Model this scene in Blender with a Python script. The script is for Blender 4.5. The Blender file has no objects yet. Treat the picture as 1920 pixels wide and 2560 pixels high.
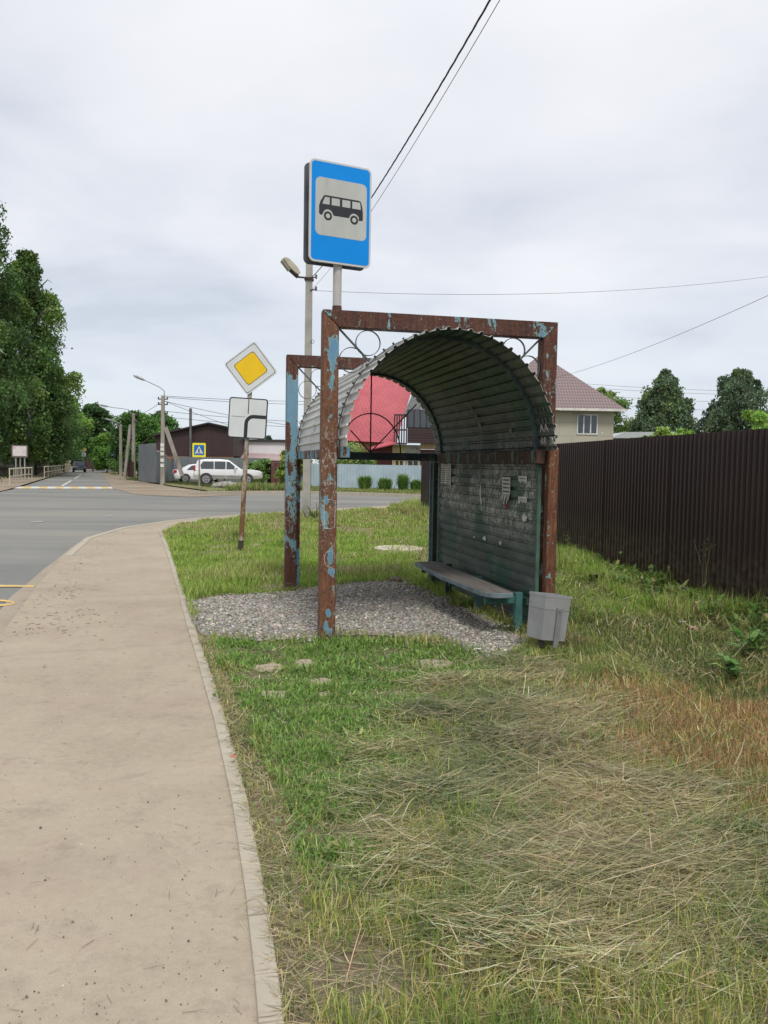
import bpy, bmesh, math, random
import numpy as np
from mathutils import Vector, Matrix
PI = math.pi; R = math.radians
random.seed(7); RNG = np.random.default_rng(7)
SC = bpy.context.scene; COL = SC.collection

# ------------------------------------------------------------------ camera
FPX = 2080.0; CH = 1.6; PITCH = R(3.22); ROLL = R(0.95)
cF = Vector((0, math.cos(PITCH), -math.sin(PITCH)))
_u0 = Vector((0, math.sin(PITCH), math.cos(PITCH))); _r0 = Vector((1, 0, 0))
cR = _r0*math.cos(ROLL) + _u0*math.sin(ROLL); cU = _u0*math.cos(ROLL) - _r0*math.sin(ROLL)
cd = bpy.data.cameras.new('camera'); co = bpy.data.objects.new('camera', cd); COL.objects.link(co)
cd.sensor_fit = 'VERTICAL'; cd.sensor_height = 36.0; cd.lens = 36.0*FPX/2560.0
cd.clip_start = 0.05; cd.clip_end = 3000
m = Matrix((cR, cU, -cF)).transposed().to_4x4(); m.translation = (0, 0, CH); co.matrix_world = m
SC.camera = co
def ray(px, py): return cF + cR*((px-960)/FPX) + cU*((1280-py)/FPX)
def G(px, py, z=0.0):                      # where a photo pixel meets the level z
    d = ray(px, py); t = (z-CH)/d.z
    return Vector((d.x*t, d.y*t, z))
def D(px, py, y):                          # where a photo pixel meets the depth y
    d = ray(px, py); t = y/d.y
    return Vector((d.x*t, y, CH+d.z*t))

# ------------------------------------------------------------------ world, sun, exposure
SUN_EL, SUN_ROT = R(55), R(165)
W = bpy.data.worlds.new('World'); SC.world = W; W.use_nodes = True
SC.view_settings.view_transform = 'Standard'; SC.view_settings.look = 'None'
SC.view_settings.exposure = 0.2; SC.view_settings.gamma = 1.0; SC.view_settings.use_curve_mapping = False
def node(nt, t, **k):
    n = nt.nodes.new(t)
    for a, b in k.items(): setattr(n, a, b)
    return n
def setin(nt, n, name, v):
    s = n.inputs[name]
    if isinstance(v, bpy.types.NodeSocket): nt.links.new(v, s)
    elif isinstance(v, (tuple, list)) and s.type == 'RGBA' and len(v) == 3: s.default_value = (*v, 1)
    else: s.default_value = v
def noise(nt, vec, scale, detail=4, rough=.55, dist=0.0):
    n = node(nt, 'ShaderNodeTexNoise')
    if vec is not None: nt.links.new(vec, n.inputs['Vector'])
    n.inputs['Scale'].default_value = scale; n.inputs['Detail'].default_value = detail
    n.inputs['Roughness'].default_value = rough; n.inputs['Distortion'].default_value = dist
    return n.outputs['Fac']
def ramp(nt, fac, stops):
    n = node(nt, 'ShaderNodeValToRGB'); e = n.color_ramp.elements
    while len(e) < len(stops): e.new(0.5)
    for k, (p, c) in enumerate(stops):
        e[k].position = p; e[k].color = (c, c, c, 1) if isinstance(c, (int, float)) else (*c, 1)
    nt.links.new(fac, n.inputs['Fac']); return n.outputs['Color']
def mix(nt, fac, a, b, mode='MIX'):
    n = node(nt, 'ShaderNodeMix', data_type='RGBA', blend_type=mode)
    for nm, v in ((0, fac), (6, a), (7, b)):
        s = n.inputs[nm]
        if isinstance(v, bpy.types.NodeSocket): nt.links.new(v, s)
        elif isinstance(v, (tuple, list)): s.default_value = (*v[:3], 1)
        else: s.default_value = v
    return n.outputs[2]
def mth(nt, op, a, b=None, c=None):
    n = node(nt, 'ShaderNodeMath', operation=op)
    for k, v in enumerate((a, b, c)):
        if v is None: continue
        if isinstance(v, bpy.types.NodeSocket): nt.links.new(v, n.inputs[k])
        else: n.inputs[k].default_value = v
    return n.outputs[0]
def mapping(nt, vec, scale=(1, 1, 1), loc=(0, 0, 0), rot=(0, 0, 0)):
    n = node(nt, 'ShaderNodeMapping'); nt.links.new(vec, n.inputs['Vector'])
    n.inputs['Scale'].default_value = scale; n.inputs['Location'].default_value = loc; n.inputs['Rotation'].default_value = rot
    return n.outputs['Vector']
def sepz(nt, vec, k='Z'):
    n = node(nt, 'ShaderNodeSeparateXYZ'); nt.links.new(vec, n.inputs[0]); return n.outputs[k]

def build_sky():
    nt = W.node_tree; nt.nodes.clear()
    out = node(nt, 'ShaderNodeOutputWorld')
    sky = node(nt, 'ShaderNodeTexSky', sky_type='NISHITA', sun_disc=False)
    sky.sun_elevation = SUN_EL; sky.sun_rotation = SUN_ROT
    b1 = node(nt, 'ShaderNodeBackground'); nt.links.new(sky.outputs[0], b1.inputs[0]); b1.inputs[1].default_value = 0.10
    tc = node(nt, 'ShaderNodeTexCoord').outputs['Generated']
    z = sepz(nt, tc, 'Z'); x = sepz(nt, tc, 'X'); y = sepz(nt, tc, 'Y')
    zz = mth(nt, 'ADD', mth(nt, 'MAXIMUM', z, 0.0), 0.16)
    cx = node(nt, 'ShaderNodeCombineXYZ')
    nt.links.new(mth(nt, 'DIVIDE', x, zz), cx.inputs[0]); nt.links.new(mth(nt, 'DIVIDE', y, zz), cx.inputs[1])
    p = mapping(nt, cx.outputs[0], loc=(3.7, 1.3, 0))
    n1 = noise(nt, p, 0.85, 6, .50, .35)
    n2 = noise(nt, mapping(nt, p, loc=(9, 4, 2)), 2.2, 5, .5, .2)
    f = mth(nt, 'ADD', mth(nt, 'MULTIPLY', n1, .72), mth(nt, 'MULTIPLY', n2, .28))
    cloud = ramp(nt, f, [(.33, (.57, .61, .68)), (.42, (.695, .72, .78)), (.51, (.785, .797, .84)), (.61, (.855, .86, .885))])
    hor = ramp(nt, z, [(0.0, 1.0), (.11, .55), (.24, 0.0)])
    c = mix(nt, mth(nt, 'MULTIPLY', hor, .68), cloud, (.575, .66, .755))
    # an overcast sky is brighter towards the zenith
    up = ramp(nt, z, [(.42, 0.0), (.95, 1.0)])
    c = mix(nt, up, c, (1.2, 1.22, 1.25))
    b2 = node(nt, 'ShaderNodeBackground'); nt.links.new(c, b2.inputs[0]); b2.inputs[1].default_value = 1.0
    mx = node(nt, 'ShaderNodeMixShader'); mx.inputs[0].default_value = 0.88
    nt.links.new(b1.outputs[0], mx.inputs[1]); nt.links.new(b2.outputs[0], mx.inputs[2])
    nt.links.new(mx.outputs[0], out.inputs[0])
build_sky()
sl = bpy.data.lights.new('sun', 'SUN'); sl.energy = 2.1; sl.angle = R(15); sl.color = (1, .96, .9)
so = bpy.data.objects.new('sun', sl); COL.objects.link(so)
# sun direction: light from above, behind the camera and to the right
so.rotation_euler = Vector((math.sin(SUN_ROT)*math.cos(SUN_EL), math.cos(SUN_ROT)*math.cos(SUN_EL), math.sin(SUN_EL))).to_track_quat('Z', 'Y').to_euler()

# ------------------------------------------------------------------ materials
MATS = {}
def newmat(name):
    mt = bpy.data.materials.new(name); mt.use_nodes = True; nt = mt.node_tree; nt.nodes.clear()
    o = node(nt, 'ShaderNodeOutputMaterial'); p = node(nt, 'ShaderNodeBsdfPrincipled')
    nt.links.new(p.outputs[0], o.inputs[0]); MATS[name] = mt
    return mt, nt, p
def objc(nt): return node(nt, 'ShaderNodeTexCoord').outputs['Object']
def bumpn(nt, p, h, strength, dist=.01):
    b = node(nt, 'ShaderNodeBump'); b.inputs['Strength'].default_value = strength; b.inputs['Distance'].default_value = dist
    nt.links.new(h, b.inputs['Height']); nt.links.new(b.outputs[0], p.inputs['Normal'])
def M(name, col=None, col2=None, scale=6, rough=.6, metal=0.0, bump=0.0, stretch=(1, 1, 1), spec=.4, lo=.38, hi=.62, dirt=None):
    if name in MATS: return MATS[name]
    mt, nt, p = newmat(name); v = mapping(nt, objc(nt), scale=stretch)
    col2 = col2 or tuple(c*.78 for c in col)
    n = noise(nt, v, scale, 6, .6)
    c = ramp(nt, n, [(lo, col2), (hi, col)])
    if dirt:
        d = noise(nt, mapping(nt, v, loc=(5, 3, 1)), dirt[1], 5, .6)
        c = mix(nt, ramp(nt, d, [(dirt[2], 0.0), (dirt[2]+.1, 1.0)]), c, dirt[0])
    nt.links.new(c, p.inputs['Base Color'])
    p.inputs['Roughness'].default_value = rough; p.inputs['Metallic'].default_value = metal
    p.inputs['Specular IOR Level'].default_value = spec
    if bump: bumpn(nt, p, noise(nt, v, scale*5, 5, .7), bump)
    return mt
def M_rust(name, amount, paint=(.12, .265, .40), seed=0, rust=(.085, .032, .021), streak=.5, scrape=None, paint2=(.17, .30, .30), bumps=()):
    mt, nt, p = newmat(name); o = objc(nt); v = mapping(nt, o, loc=(seed*3.1, seed*1.7, seed*.9))
    vs = mapping(nt, v, scale=(1, 1, .16))
    n1 = noise(nt, mapping(nt, v, scale=(1, 1, .42)), 6.0, 7, .66, .5); n2 = noise(nt, v, 42, 4, .6); n3 = noise(nt, vs, 34, 5, .6)
    rc = ramp(nt, n2, [(.3, tuple(c*.6 for c in rust)), (.55, rust), (.78, (rust[0]*1.7, rust[1]*1.9, rust[2]*1.7))])
    rc = mix(nt, mth(nt, 'MULTIPLY', ramp(nt, n3, [(.48, 0.0), (.68, 1.0)]), streak), rc, (.22, .105, .045))
    mask = mth(nt, 'ADD', mth(nt, 'MULTIPLY', n1, .8), mth(nt, 'MULTIPLY', n2, .2))
    for (bz, dz, bx, dx, amp) in bumps:         # where the paint has lasted or gone
        bump_z = mth(nt, 'MAXIMUM', mth(nt, 'SUBTRACT', 1.0, mth(nt, 'MULTIPLY', mth(nt, 'ABSOLUTE', mth(nt, 'SUBTRACT', sepz(nt, o), bz)), 1/dz)), 0.0)
        bump_x = mth(nt, 'MAXIMUM', mth(nt, 'SUBTRACT', 1.0, mth(nt, 'MULTIPLY', mth(nt, 'ABSOLUTE', mth(nt, 'SUBTRACT', sepz(nt, o, 'X'), bx)), 1/dx)), 0.0)
        mask = mth(nt, 'ADD', mask, mth(nt, 'MULTIPLY', mth(nt, 'MULTIPLY', bump_z, bump_x), amp))
    pc = mix(nt, noise(nt, v, 14, 4, .6), paint, tuple(c*.72 for c in paint))
    edge = ramp(nt, mask, [(amount-.035, 0.0), (amount-.015, 1.0)])
    core = ramp(nt, mask, [(amount+.002, 0.0), (amount+.010, 1.0)])
    drip = ramp(nt, noise(nt, mapping(nt, v, scale=(1, 1, .05), loc=(2, 9, 0)), 30, 4, .6), [(.50, 0.0), (.66, 1.0)])
    rc = mix(nt, mth(nt, 'MULTIPLY', drip, .45), rc, (rust[0]*.45, rust[1]*.45, rust[2]*.5))
    pc = mix(nt, mth(nt, 'MULTIPLY', drip, .5), pc, (.16, .15, .13))
    c = mix(nt, edge, rc, mix(nt, core, paint2, pc))
    fl = ramp(nt, noise(nt, v, 22, 6, .7, .5), [(.62, 0.0), (.64, 1.0)])
    c = mix(nt, mth(nt, 'MULTIPLY', fl, .55), c, paint2)
    # small pin holes of rust through the paint
    c = mix(nt, ramp(nt, noise(nt, v, 60, 2, .5), [(.69, 0.0), (.72, 1.0)]), c, rc)
    if scrape:                                  # old glue and scraped paper at hand height
        z = sepz(nt, o)
        zb = mth(nt, 'MULTIPLY', ramp(nt, mth(nt, 'DIVIDE', z, 3.0), [(scrape[0]/3-.04, 0.0), (scrape[0]/3+.04, 1.0)]),
                 ramp(nt, mth(nt, 'DIVIDE', z, 3.0), [(scrape[1]/3-.04, 1.0), (scrape[1]/3+.04, 0.0)]))
        s = ramp(nt, noise(nt, mapping(nt, v, scale=(1, 1, .5)), 26, 6, .75, 1.5), [(.545, 0.0), (.57, 1.0)])
        s2 = ramp(nt, noise(nt, mapping(nt, v, loc=(4, 4, 4)), 5, 3, .5), [(.44, 0.0), (.52, 1.0)])
        c = mix(nt, mth(nt, 'MULTIPLY', mth(nt, 'MULTIPLY', s, zb), mth(nt, 'MULTIPLY', s2, .8)), c, (.42, .40, .36))
    nt.links.new(c, p.inputs['Base Color']); p.inputs['Roughness'].default_value = .72; p.inputs['Specular IOR Level'].default_value = .3
    bumpn(nt, p, mth(nt, 'ADD', mth(nt, 'MULTIPLY', edge, .6), mth(nt, 'MULTIPLY', n2, .6)), .5, .003)
    return mt
def M_attr(name, rough=.6, transl=.3, spec=.25):
    if name in MATS: return MATS[name]
    mt, nt, p = newmat(name)
    a = node(nt, 'ShaderNodeAttribute', attribute_name='Col'); nt.links.new(a.outputs['Color'], p.inputs['Base Color'])
    p.inputs['Roughness'].default_value = rough; p.inputs['Specular IOR Level'].default_value = spec
    t = node(nt, 'ShaderNodeBsdfTranslucent'); nt.links.new(a.outputs['Color'], t.inputs[0])
    mx = node(nt, 'ShaderNodeMixShader'); mx.inputs[0].default_value = transl
    nt.links.new(p.outputs[0], mx.inputs[1]); nt.links.new(t.outputs[0], mx.inputs[2])
    nt.links.new(mx.outputs[0], [n for n in nt.nodes if n.type == 'OUTPUT_MATERIAL'][0].inputs[0])
    return mt

# ------------------------------------------------------------------ mesh helpers
class MB:
    def __init__(s): s.v = []; s.f = []; s.m = []
    def add(s, vs, fs, m=0, T=None):
        o = len(s.v)
        s.v += [tuple(T @ Vector(v)) if T else tuple(v) for v in vs]
        s.f += [tuple(i+o for i in f) for f in fs]; s.m += [m]*len(fs); return s
    def box(s, x0, y0, z0, x1, y1, z1, m=0, T=None):
        v = [(x0,y0,z0),(x1,y0,z0),(x1,y1,z0),(x0,y1,z0),(x0,y0,z1),(x1,y0,z1),(x1,y1,z1),(x0,y1,z1)]
        return s.add(v, [(0,3,2,1),(4,5,6,7),(0,1,5,4),(1,2,6,5),(2,3,7,6),(3,0,4,7)], m, T)
    def prism(s, poly, a, b, axis='y', m=0, T=None, mside=None):       # poly in the two other axes
        n = len(poly)
        def P(p, t): return (p[0], t, p[1]) if axis == 'y' else ((t, p[0], p[1]) if axis == 'x' else (p[0], p[1], t))
        vs = [P(p, a) for p in poly] + [P(p, b) for p in poly]
        s.add(vs, [tuple(range(n)), tuple(range(2*n-1, n-1, -1))], m, T)
        o = len(s.v)-2*n
        s.f += [(o+i, o+n+i, o+n+(i+1) % n, o+(i+1) % n) for i in range(n)]; s.m += [m if mside is None else mside]*n
        return s
    def tube(s, pts, r, n=8, m=0, T=None, closed=False):
        pts = [Vector(p) for p in pts]; k = len(pts); rr = r if isinstance(r, (list, tuple)) else [r]*k
        vs = []; fs = []; ref = None
        for i, p in enumerate(pts):
            a = pts[(i-1) % k] if (closed or i) else p; b = pts[(i+1) % k] if (closed or i < k-1) else p
            t = (b-a).normalized()
            if ref is None: ref = t.orthogonal().normalized()
            ref = (ref - t*ref.dot(t)); ref = ref.normalized() if ref.length > 1e-6 else t.orthogonal().normalized()
            bn = t.cross(ref)
            for j in range(n):
                q = 2*PI*(j+.5)/n; vs.append(p + (ref*math.cos(q) + bn*math.sin(q))*rr[i])
        for i in range(k if closed else k-1):
            for j in range(n):
                i2 = (i+1) % k
                fs.append((i*n+j, i*n+(j+1) % n, i2*n+(j+1) % n, i2*n+j))
        if not closed: fs += [tuple(range(n-1, -1, -1)), tuple((k-1)*n+j for j in range(n))]
        return s.add(vs, fs, m, T)
    def bar(s, a, b, w, d, m=0, T=None):                                # square bar from a to b
        a, b = Vector(a), Vector(b); t = (b-a).normalized()
        x = t.cross(Vector((0, 1, 0))); x = x.normalized() if x.length > .1 else Vector((1, 0, 0))
        y = t.cross(x).normalized(); vs = []
        for p in (a, b):
            for sx, sy in ((-1,-1),(1,-1),(1,1),(-1,1)): vs.append(p + x*sx*w/2 + y*sy*d/2)
        return s.add(vs, [(3,2,1,0),(4,5,6,7),(0,1,5,4),(1,2,6,5),(2,3,7,6),(3,0,4,7)], m, T)
    def band(s, pts_in, pts_out, y0, y1, m=0, T=None, closed=False):    # curved flat bar in the xz plane
        n = len(pts_in); vs = []
        for a, b in zip(pts_in, pts_out):
            vs += [(a[0], y0, a[1]), (b[0], y0, b[1]), (b[0], y1, b[1]), (a[0], y1, a[1])]
        fs = []
        for i in range(n if closed else n-1):
            j = (i+1) % n
            for k in range(4): fs.append((i*4+k, i*4+(k+1) % 4, j*4+(k+1) % 4, j*4+k))
        if not closed: fs += [(0,3,2,1), tuple((n-1)*4+k for k in range(4))]
        return s.add(vs, fs, m, T)
    def build(s, name, mats, parent=None, off=None, smooth=False, bevel=0, fixn=True):
        me = bpy.data.meshes.new(name)
        v = [tuple(Vector(p)-Vector(off)) for p in s.v] if off is not None else s.v
        me.from_pydata(v, [], s.f)
        for mm in (mats if isinstance(mats, (list, tuple)) else [mats]): me.materials.append(mm)
        me.polygons.foreach_set('material_index', s.m)
        if fixn:
            bm = bmesh.new(); bm.from_mesh(me); bmesh.ops.recalc_face_normals(bm, faces=bm.faces); bm.to_mesh(me); bm.free()
        if smooth: me.polygons.foreach_set('use_smooth', [True]*len(me.polygons))
        ob = bpy.data.objects.new(name, me); COL.objects.link(ob)
        if parent is not None: ob.parent = parent
        elif off is not None: ob.location = off
        if bevel:
            b = ob.modifiers.new('bevel', 'BEVEL'); b.width = bevel; b.segments = 2; b.limit_method = 'ANGLE'; b.angle_limit = R(35)
        return ob
def tag(o, label, cat, group=None):
    o['label'] = label; o['category'] = cat
    if group: o['group'] = group
    return o
def empty(name, loc, rz=0, label=None, cat=None, group=None):
    o = bpy.data.objects.new(name, None); COL.objects.link(o); o.location = loc; o.rotation_euler = (0, 0, rz)
    o.empty_display_size = .2
    if label: tag(o, label, cat, group)
    return o
def struct(o, kind='structure'): o['kind'] = kind; return o
def copy_tree(o, loc=None, rz=None, label=None, group=None, parent=None, scale=None):
    c = o.copy(); COL.objects.link(c)
    if parent is not None: c.parent = parent
    if loc is not None: c.location = loc
    if rz is not None: c.rotation_euler = (0, 0, rz)
    if scale is not None: c.scale = scale if not isinstance(scale, (int, float)) else (scale,)*3
    if label: c['label'] = label
    if group: c['group'] = group
    for ch in list(o.children): copy_tree(ch, parent=c)
    return c
def rrect(x0, z0, x1, z1, r, n=5):
    p = []
    for cx, cz, a0 in ((x1-r, z0+r, -90), (x1-r, z1-r, 0), (x0+r, z1-r, 90), (x0+r, z0+r, 180)):
        for k in range(n+1):
            a = R(a0+90*k/n); p.append((cx+r*math.cos(a), cz+r*math.sin(a)))
    return p
def circ(x, z, r, n=24): return [(x+r*math.cos(2*PI*k/n), z+r*math.sin(2*PI*k/n)) for k in range(n)]
def sheet(name, pts, mat, z=None, thick=None, kind='structure'):
    vs = [Vector((p[0], p[1], p[2] if z is None else z)) for p in pts]
    mb = MB()
    if thick: mb.prism([(v.x, v.y) for v in vs], vs[0].z-thick, vs[0].z, 'z')
    else: mb.add(vs, [tuple(range(len(vs)))])
    o = mb.build(name, mat); o['kind'] = kind
    if not thick and o.data.polygons[0].normal.z < 0: o.data.flip_normals()
    return o
def fast_mesh(name, V, quads, cols=None, mat=None, parent=None, off=None):
    me = bpy.data.meshes.new(name); n = len(V); F = len(quads)
    if off is not None: V = V - np.array(off)
    me.vertices.add(n); me.vertices.foreach_set('co', V.astype(np.float32).ravel())
    me.loops.add(F*4); me.loops.foreach_set('vertex_index', quads.astype(np.int32).ravel())
    me.polygons.add(F); me.polygons.foreach_set('loop_start', np.arange(0, F*4, 4, dtype=np.int32))
    me.polygons.foreach_set('loop_total', np.full(F, 4, dtype=np.int32))
    me.update(calc_edges=True)
    if cols is not None:
        a = me.color_attributes.new('Col', 'FLOAT_COLOR', 'POINT')
        a.data.foreach_set('color', np.concatenate([cols, np.ones((n, 1))], 1).astype(np.float32).ravel())
    if mat: me.materials.append(mat)
    ob = bpy.data.objects.new(name, me); COL.objects.link(ob)
    if parent is not None: ob.parent = parent
    elif off is not None: ob.location = off
    return ob

# ------------------------------------------------------------------ ground, road, pavement
def M_ground(name, stops, s1, s2, rough=.9, bump=.4, extra=None, bd=.01):
    mt, nt, p = newmat(name); v = objc(nt)
    n1 = noise(nt, v, s1, 8, .66, .3); n2 = noise(nt, v, s2, 5, .75)
    f = mth(nt, 'ADD', mth(nt, 'MULTIPLY', n1, .6), mth(nt, 'MULTIPLY', n2, .4))
    c = ramp(nt, f, stops)
    if extra: c = extra(nt, v, c)
    nt.links.new(c, p.inputs['Base Color']); p.inputs['Roughness'].default_value = rough; p.inputs['Specular IOR Level'].default_value = .2
    bumpn(nt, p, n2, bump, bd)
    return mt
def specks(nt, v, c, scale, size, col, seed, keep=.75):
    vo = node(nt, 'ShaderNodeTexVoronoi'); vo.inputs['Scale'].default_value = scale
    nt.links.new(mapping(nt, v, loc=(seed, seed*.7, 0)), vo.inputs['Vector'])
    r = sepz(nt, vo.outputs['Color'], 'X')
    k = mth(nt, 'MULTIPLY', mth(nt, 'LESS_THAN', vo.outputs['Distance'], mth(nt, 'MULTIPLY', r, size)), mth(nt, 'GREATER_THAN', sepz(nt, vo.outputs['Color'], 'Y'), keep))
    return mix(nt, k, c, col)
def pav_extra(nt, v, c):
    b = noise(nt, mapping(nt, v, loc=(7, 2, 0)), 1.3, 4, .6)
    c = mix(nt, mth(nt, 'MULTIPLY', ramp(nt, b, [(.52, 0.0), (.72, 1.0)]), .55), c, (.315, .235, .188))
    d = noise(nt, mapping(nt, v, loc=(1, 8, 0), scale=(1, 1.1, 1)), 4.5, 8, .80)
    c = mix(nt, mth(nt, 'MULTIPLY', ramp(nt, d, [(.52, 0.0), (.68, 1.0)]), .65), c, (.215, .180, .142))
    g = noise(nt, v, 160, 3, .6)
    c = mix(nt, mth(nt, 'MULTIPLY', ramp(nt, g, [(.54, 0.0), (.66, 1.0)]), .45), c, (.20, .17, .135))
    c = specks(nt, v, c, 9, .05, (.15, .125, .105), 3, .74)
    c = specks(nt, v, c, 26, .085, (.19, .16, .13), 11, .55)
    c = specks(nt, v, c, 17, .07, (.60, .55, .46), 17, .86)
    for (a, b, w, st) in ((G(0, 1639), G(460, 1607), .05, .34), (G(300, 1489), G(440, 1483), .06, .30), (G(0, 2190), G(560, 2120), .22, .16)):
        t = (b-a).normalized(); nn = Vector((-t.y, t.x, 0)); dn = node(nt, 'ShaderNodeVectorMath', operation='DOT_PRODUCT'); nt.links.new(v, dn.inputs[0]); dn.inputs[1].default_value = nn
        wob = mth(nt, 'MULTIPLY', mth(nt, 'SUBTRACT', noise(nt, v, 2.2, 4, .6), .5), .35)
        dd = mth(nt, 'ABSOLUTE', mth(nt, 'ADD', mth(nt, 'SUBTRACT', dn.outputs['Value'], a.dot(nn)), wob))
        k = mth(nt, 'MULTIPLY', mth(nt, 'MULTIPLY', mth(nt, 'MAXIMUM', mth(nt, 'SUBTRACT', 1.0, mth(nt, 'DIVIDE', dd, w)), 0.0), st*1.6), ramp(nt, noise(nt, mapping(nt, v, loc=(4, 4, 0)), 3.0, 5, .7), [(.35, 0.0), (.6, 1.0)]))
        c = mix(nt, k, c, (.21, .18, .15))
    return c
PAV = M_ground('dusty_pavement', [(.36, (.272, .230, .172)), (.5, (.330, .281, .212)), (.66, (.375, .323, .248))], .9, 22, extra=pav_extra, bump=.25, bd=.004)
def road_extra(nt, v, c):
    d = noise(nt, mapping(nt, v, scale=(.16, 1, 1), loc=(3, 0, 0)), .30, 5, .6)
    c = mix(nt, mth(nt, 'MULTIPLY', ramp(nt, d, [(.45, 0.0), (.62, 1.0)]), .65), c, (.245, .228, .198))
    return specks(nt, v, c, 2.5, .10, (.11, .11, .11), 5, .8)
ROAD = M_ground('asphalt', [(.36, (.132, .135, .128)), (.52, (.163, .165, .155)), (.68, (.198, .196, .182))], .25, 60, extra=road_extra, bump=.15, bd=.004)
DIRT = M_ground('dry_dirt', [(.34, (.155, .118, .082)), (.5, (.235, .19, .14)), (.68, (.33, .275, .205))], .35, 6, bump=.5, bd=.03)
FIELD = M_ground('rough_ground', [(.36, (.085, .10, .035)), (.5, (.15, .15, .06)), (.66, (.24, .205, .11))], .4, 7, bump=.6, bd=.03)
SOIL = M_ground('verge_soil', [(.34, (.075, .066, .036)), (.5, (.16, .132, .085)), (.68, (.285, .24, .165))], 1.4, 38, bump=.7, bd=.02)
KERB = M('kerb_concrete', (.375, .335, .270), (.325, .285, .228), 5, .9, bump=.25, dirt=((.30, .25, .20), 3, .6))
WHITEPAINT = M('road_white', (.60, .60, .56), (.40, .40, .38), 3, .7, dirt=((.25, .25, .24), 9, .56))
YELLOWPAINT = M('road_yellow', (.62, .42, .13), (.45, .31, .12), 3, .7, dirt=((.3, .27, .2), 9, .56))

sheet('ground', [(-1500, -600, 0), (1500, -600, 0), (1500, 2200, 0), (-1500, 2200, 0)], FIELD, z=-.16)
ZR = -.10
kerb_px = [(700, 2560), (686, 2440), (655, 2230), (612, 2000), (560, 1800), (512, 1650), (480, 1555), (458, 1480), (438, 1420), (420, 1365), (407, 1338)]
kerb_line = [G(x, y) for x, y in kerb_px]
d0 = (kerb_line[0]-kerb_line[4]).normalized()
kerb_line = [kerb_line[0]+d0*9, kerb_line[0]+d0*2] + kerb_line
pav_in = [G(440, 1312), G(520, 1301), G(600, 1294), G(760, 1282), G(900, 1275), G(1045, 1268), Vector((40, 43, 0))]
pav_out_px = [(0, 1590), (50, 1522), (95, 1462), (160, 1390), (212, 1346), (300, 1320), (420, 1302), (520, 1293), (640, 1284), (780, 1275), (900, 1269), (1048, 1260)]
pav_out = [G(x, y) for x, y in pav_out_px]
d1 = (pav_out[0]-pav_out[2]).normalized()
pav_out = [pav_out[0]+d1*14] + pav_out + [Vector((40, 45, 0))]
sheet('pavement', kerb_line + pav_in + pav_out[::-1], PAV, z=0, thick=.15)
# road: near street, junction and the side street beyond
farK = [G(478, 1238, ZR), G(600, 1234.5, ZR), G(750, 1234, ZR), G(900, 1238, ZR), G(1050, 1243, ZR), Vector((40, 60, ZR))]
LS = [G(40, 1222, ZR), G(110, 1199, ZR), G(174, 1180.5, ZR)]; RS = [G(282, 1218, ZR), G(268, 1199, ZR), G(256, 1181, ZR)]
far_end = [Vector((-46.5*1.5, 300, ZR)), Vector((-44.0*1.4, 300, ZR))]
road_poly = [p.copy() for p in pav_out] + farK[::-1] + [G(420, 1236, ZR), G(340, 1232, ZR)] + RS + [RS[2]+Vector((-14, 55, 0)), LS[2]+Vector((-22, 55, 0))] + LS[::-1] + [G(-60, 1240, ZR), G(-400, 1250, ZR), Vector((-60, 30, ZR)), Vector((-9, -14, ZR))]
sheet('road', road_poly, ROAD, z=ZR)
# verges
verge_poly = kerb_line + pav_in + [Vector((60, 44, 0)), Vector((60, -9, 0)), Vector((2, -9, 0))]
def vz(x, y):                                # gentle lumps of the verge
    return .006 + .006*math.sin(1.7*x+.6)*math.sin(1.3*y) + .004*math.sin(4.1*x+2.0*y)
def pip(P, poly):                            # points (n,2) inside polygon
    x, y = P[:, 0], P[:, 1]; ins = np.zeros(len(P), bool); n = len(poly); j = n-1
    for i in range(n):
        xi, yi = poly[i][0], poly[i][1]; xj, yj = poly[j][0], poly[j][1]
        c = ((yi > y) != (yj > y)) & (x < (xj-xi)*(y-yi)/(yj-yi+1e-12)+xi); ins ^= c; j = i
    return ins
def build_verge():
    bm = bmesh.new(); vs = [bm.verts.new((p.x, p.y, 0)) for p in verge_poly]; bm.faces.new(vs)
    bmesh.ops.triangulate(bm, faces=bm.faces[:])
    for axis, lo, hi, st in ((0, -6, 8, .35), (1, 0, 34, .5)):
        k = lo
        while k < hi:
            nrm = Vector((1, 0, 0)) if axis == 0 else Vector((0, 1, 0)); pt = nrm*k
            bmesh.ops.bisect_plane(bm, geom=bm.verts[:]+bm.edges[:]+bm.faces[:], plane_co=pt, plane_no=nrm); k += st
    for v in bm.verts: v.co.z = vz(v.co.x, v.co.y)
    me = bpy.data.meshes.new('verge'); bmesh.ops.recalc_face_normals(bm, faces=bm.faces); bm.to_mesh(me); bm.free()
    me.materials.append(SOIL); o = bpy.data.objects.new('verge', me); COL.objects.link(o); struct(o)
    if me.polygons[0].normal.z < 0: me.flip_normals()
build_verge()
# the near kerb: stones end to end, one metre each
def build_kerb():
    mb = MB(); pts = kerb_line; seg = []
    for i in range(len(pts)-1):
        a, b = pts[i], pts[i+1]; n = max(1, round((b-a).length))
        for k in range(n): seg.append((a.lerp(b, k/n), a.lerp(b, (k+1)/n)))
    for a, b in seg:
        t = (b-a).normalized(); nn = Vector((-t.y, t.x, 0))
        if nn.x > 0: nn = -nn                 # towards the pavement
        a2 = a+t*.0015; b2 = b-t*.0015; w = .062
        z0 = -.1; z1 = .014 + random.uniform(-.001, .001)
        q = [a2+nn*w, b2+nn*w, b2-nn*.012, a2-nn*.012]
        mb.add([(p.x, p.y, z0) for p in q] + [(p.x, p.y, z1) for p in q], [(0,1,2,3),(4,5,6,7),(0,1,5,4),(1,2,6,5),(2,3,7,6),(3,0,4,7)])
    o = mb.build('kerb', KERB, bevel=.006); struct(o)
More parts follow.
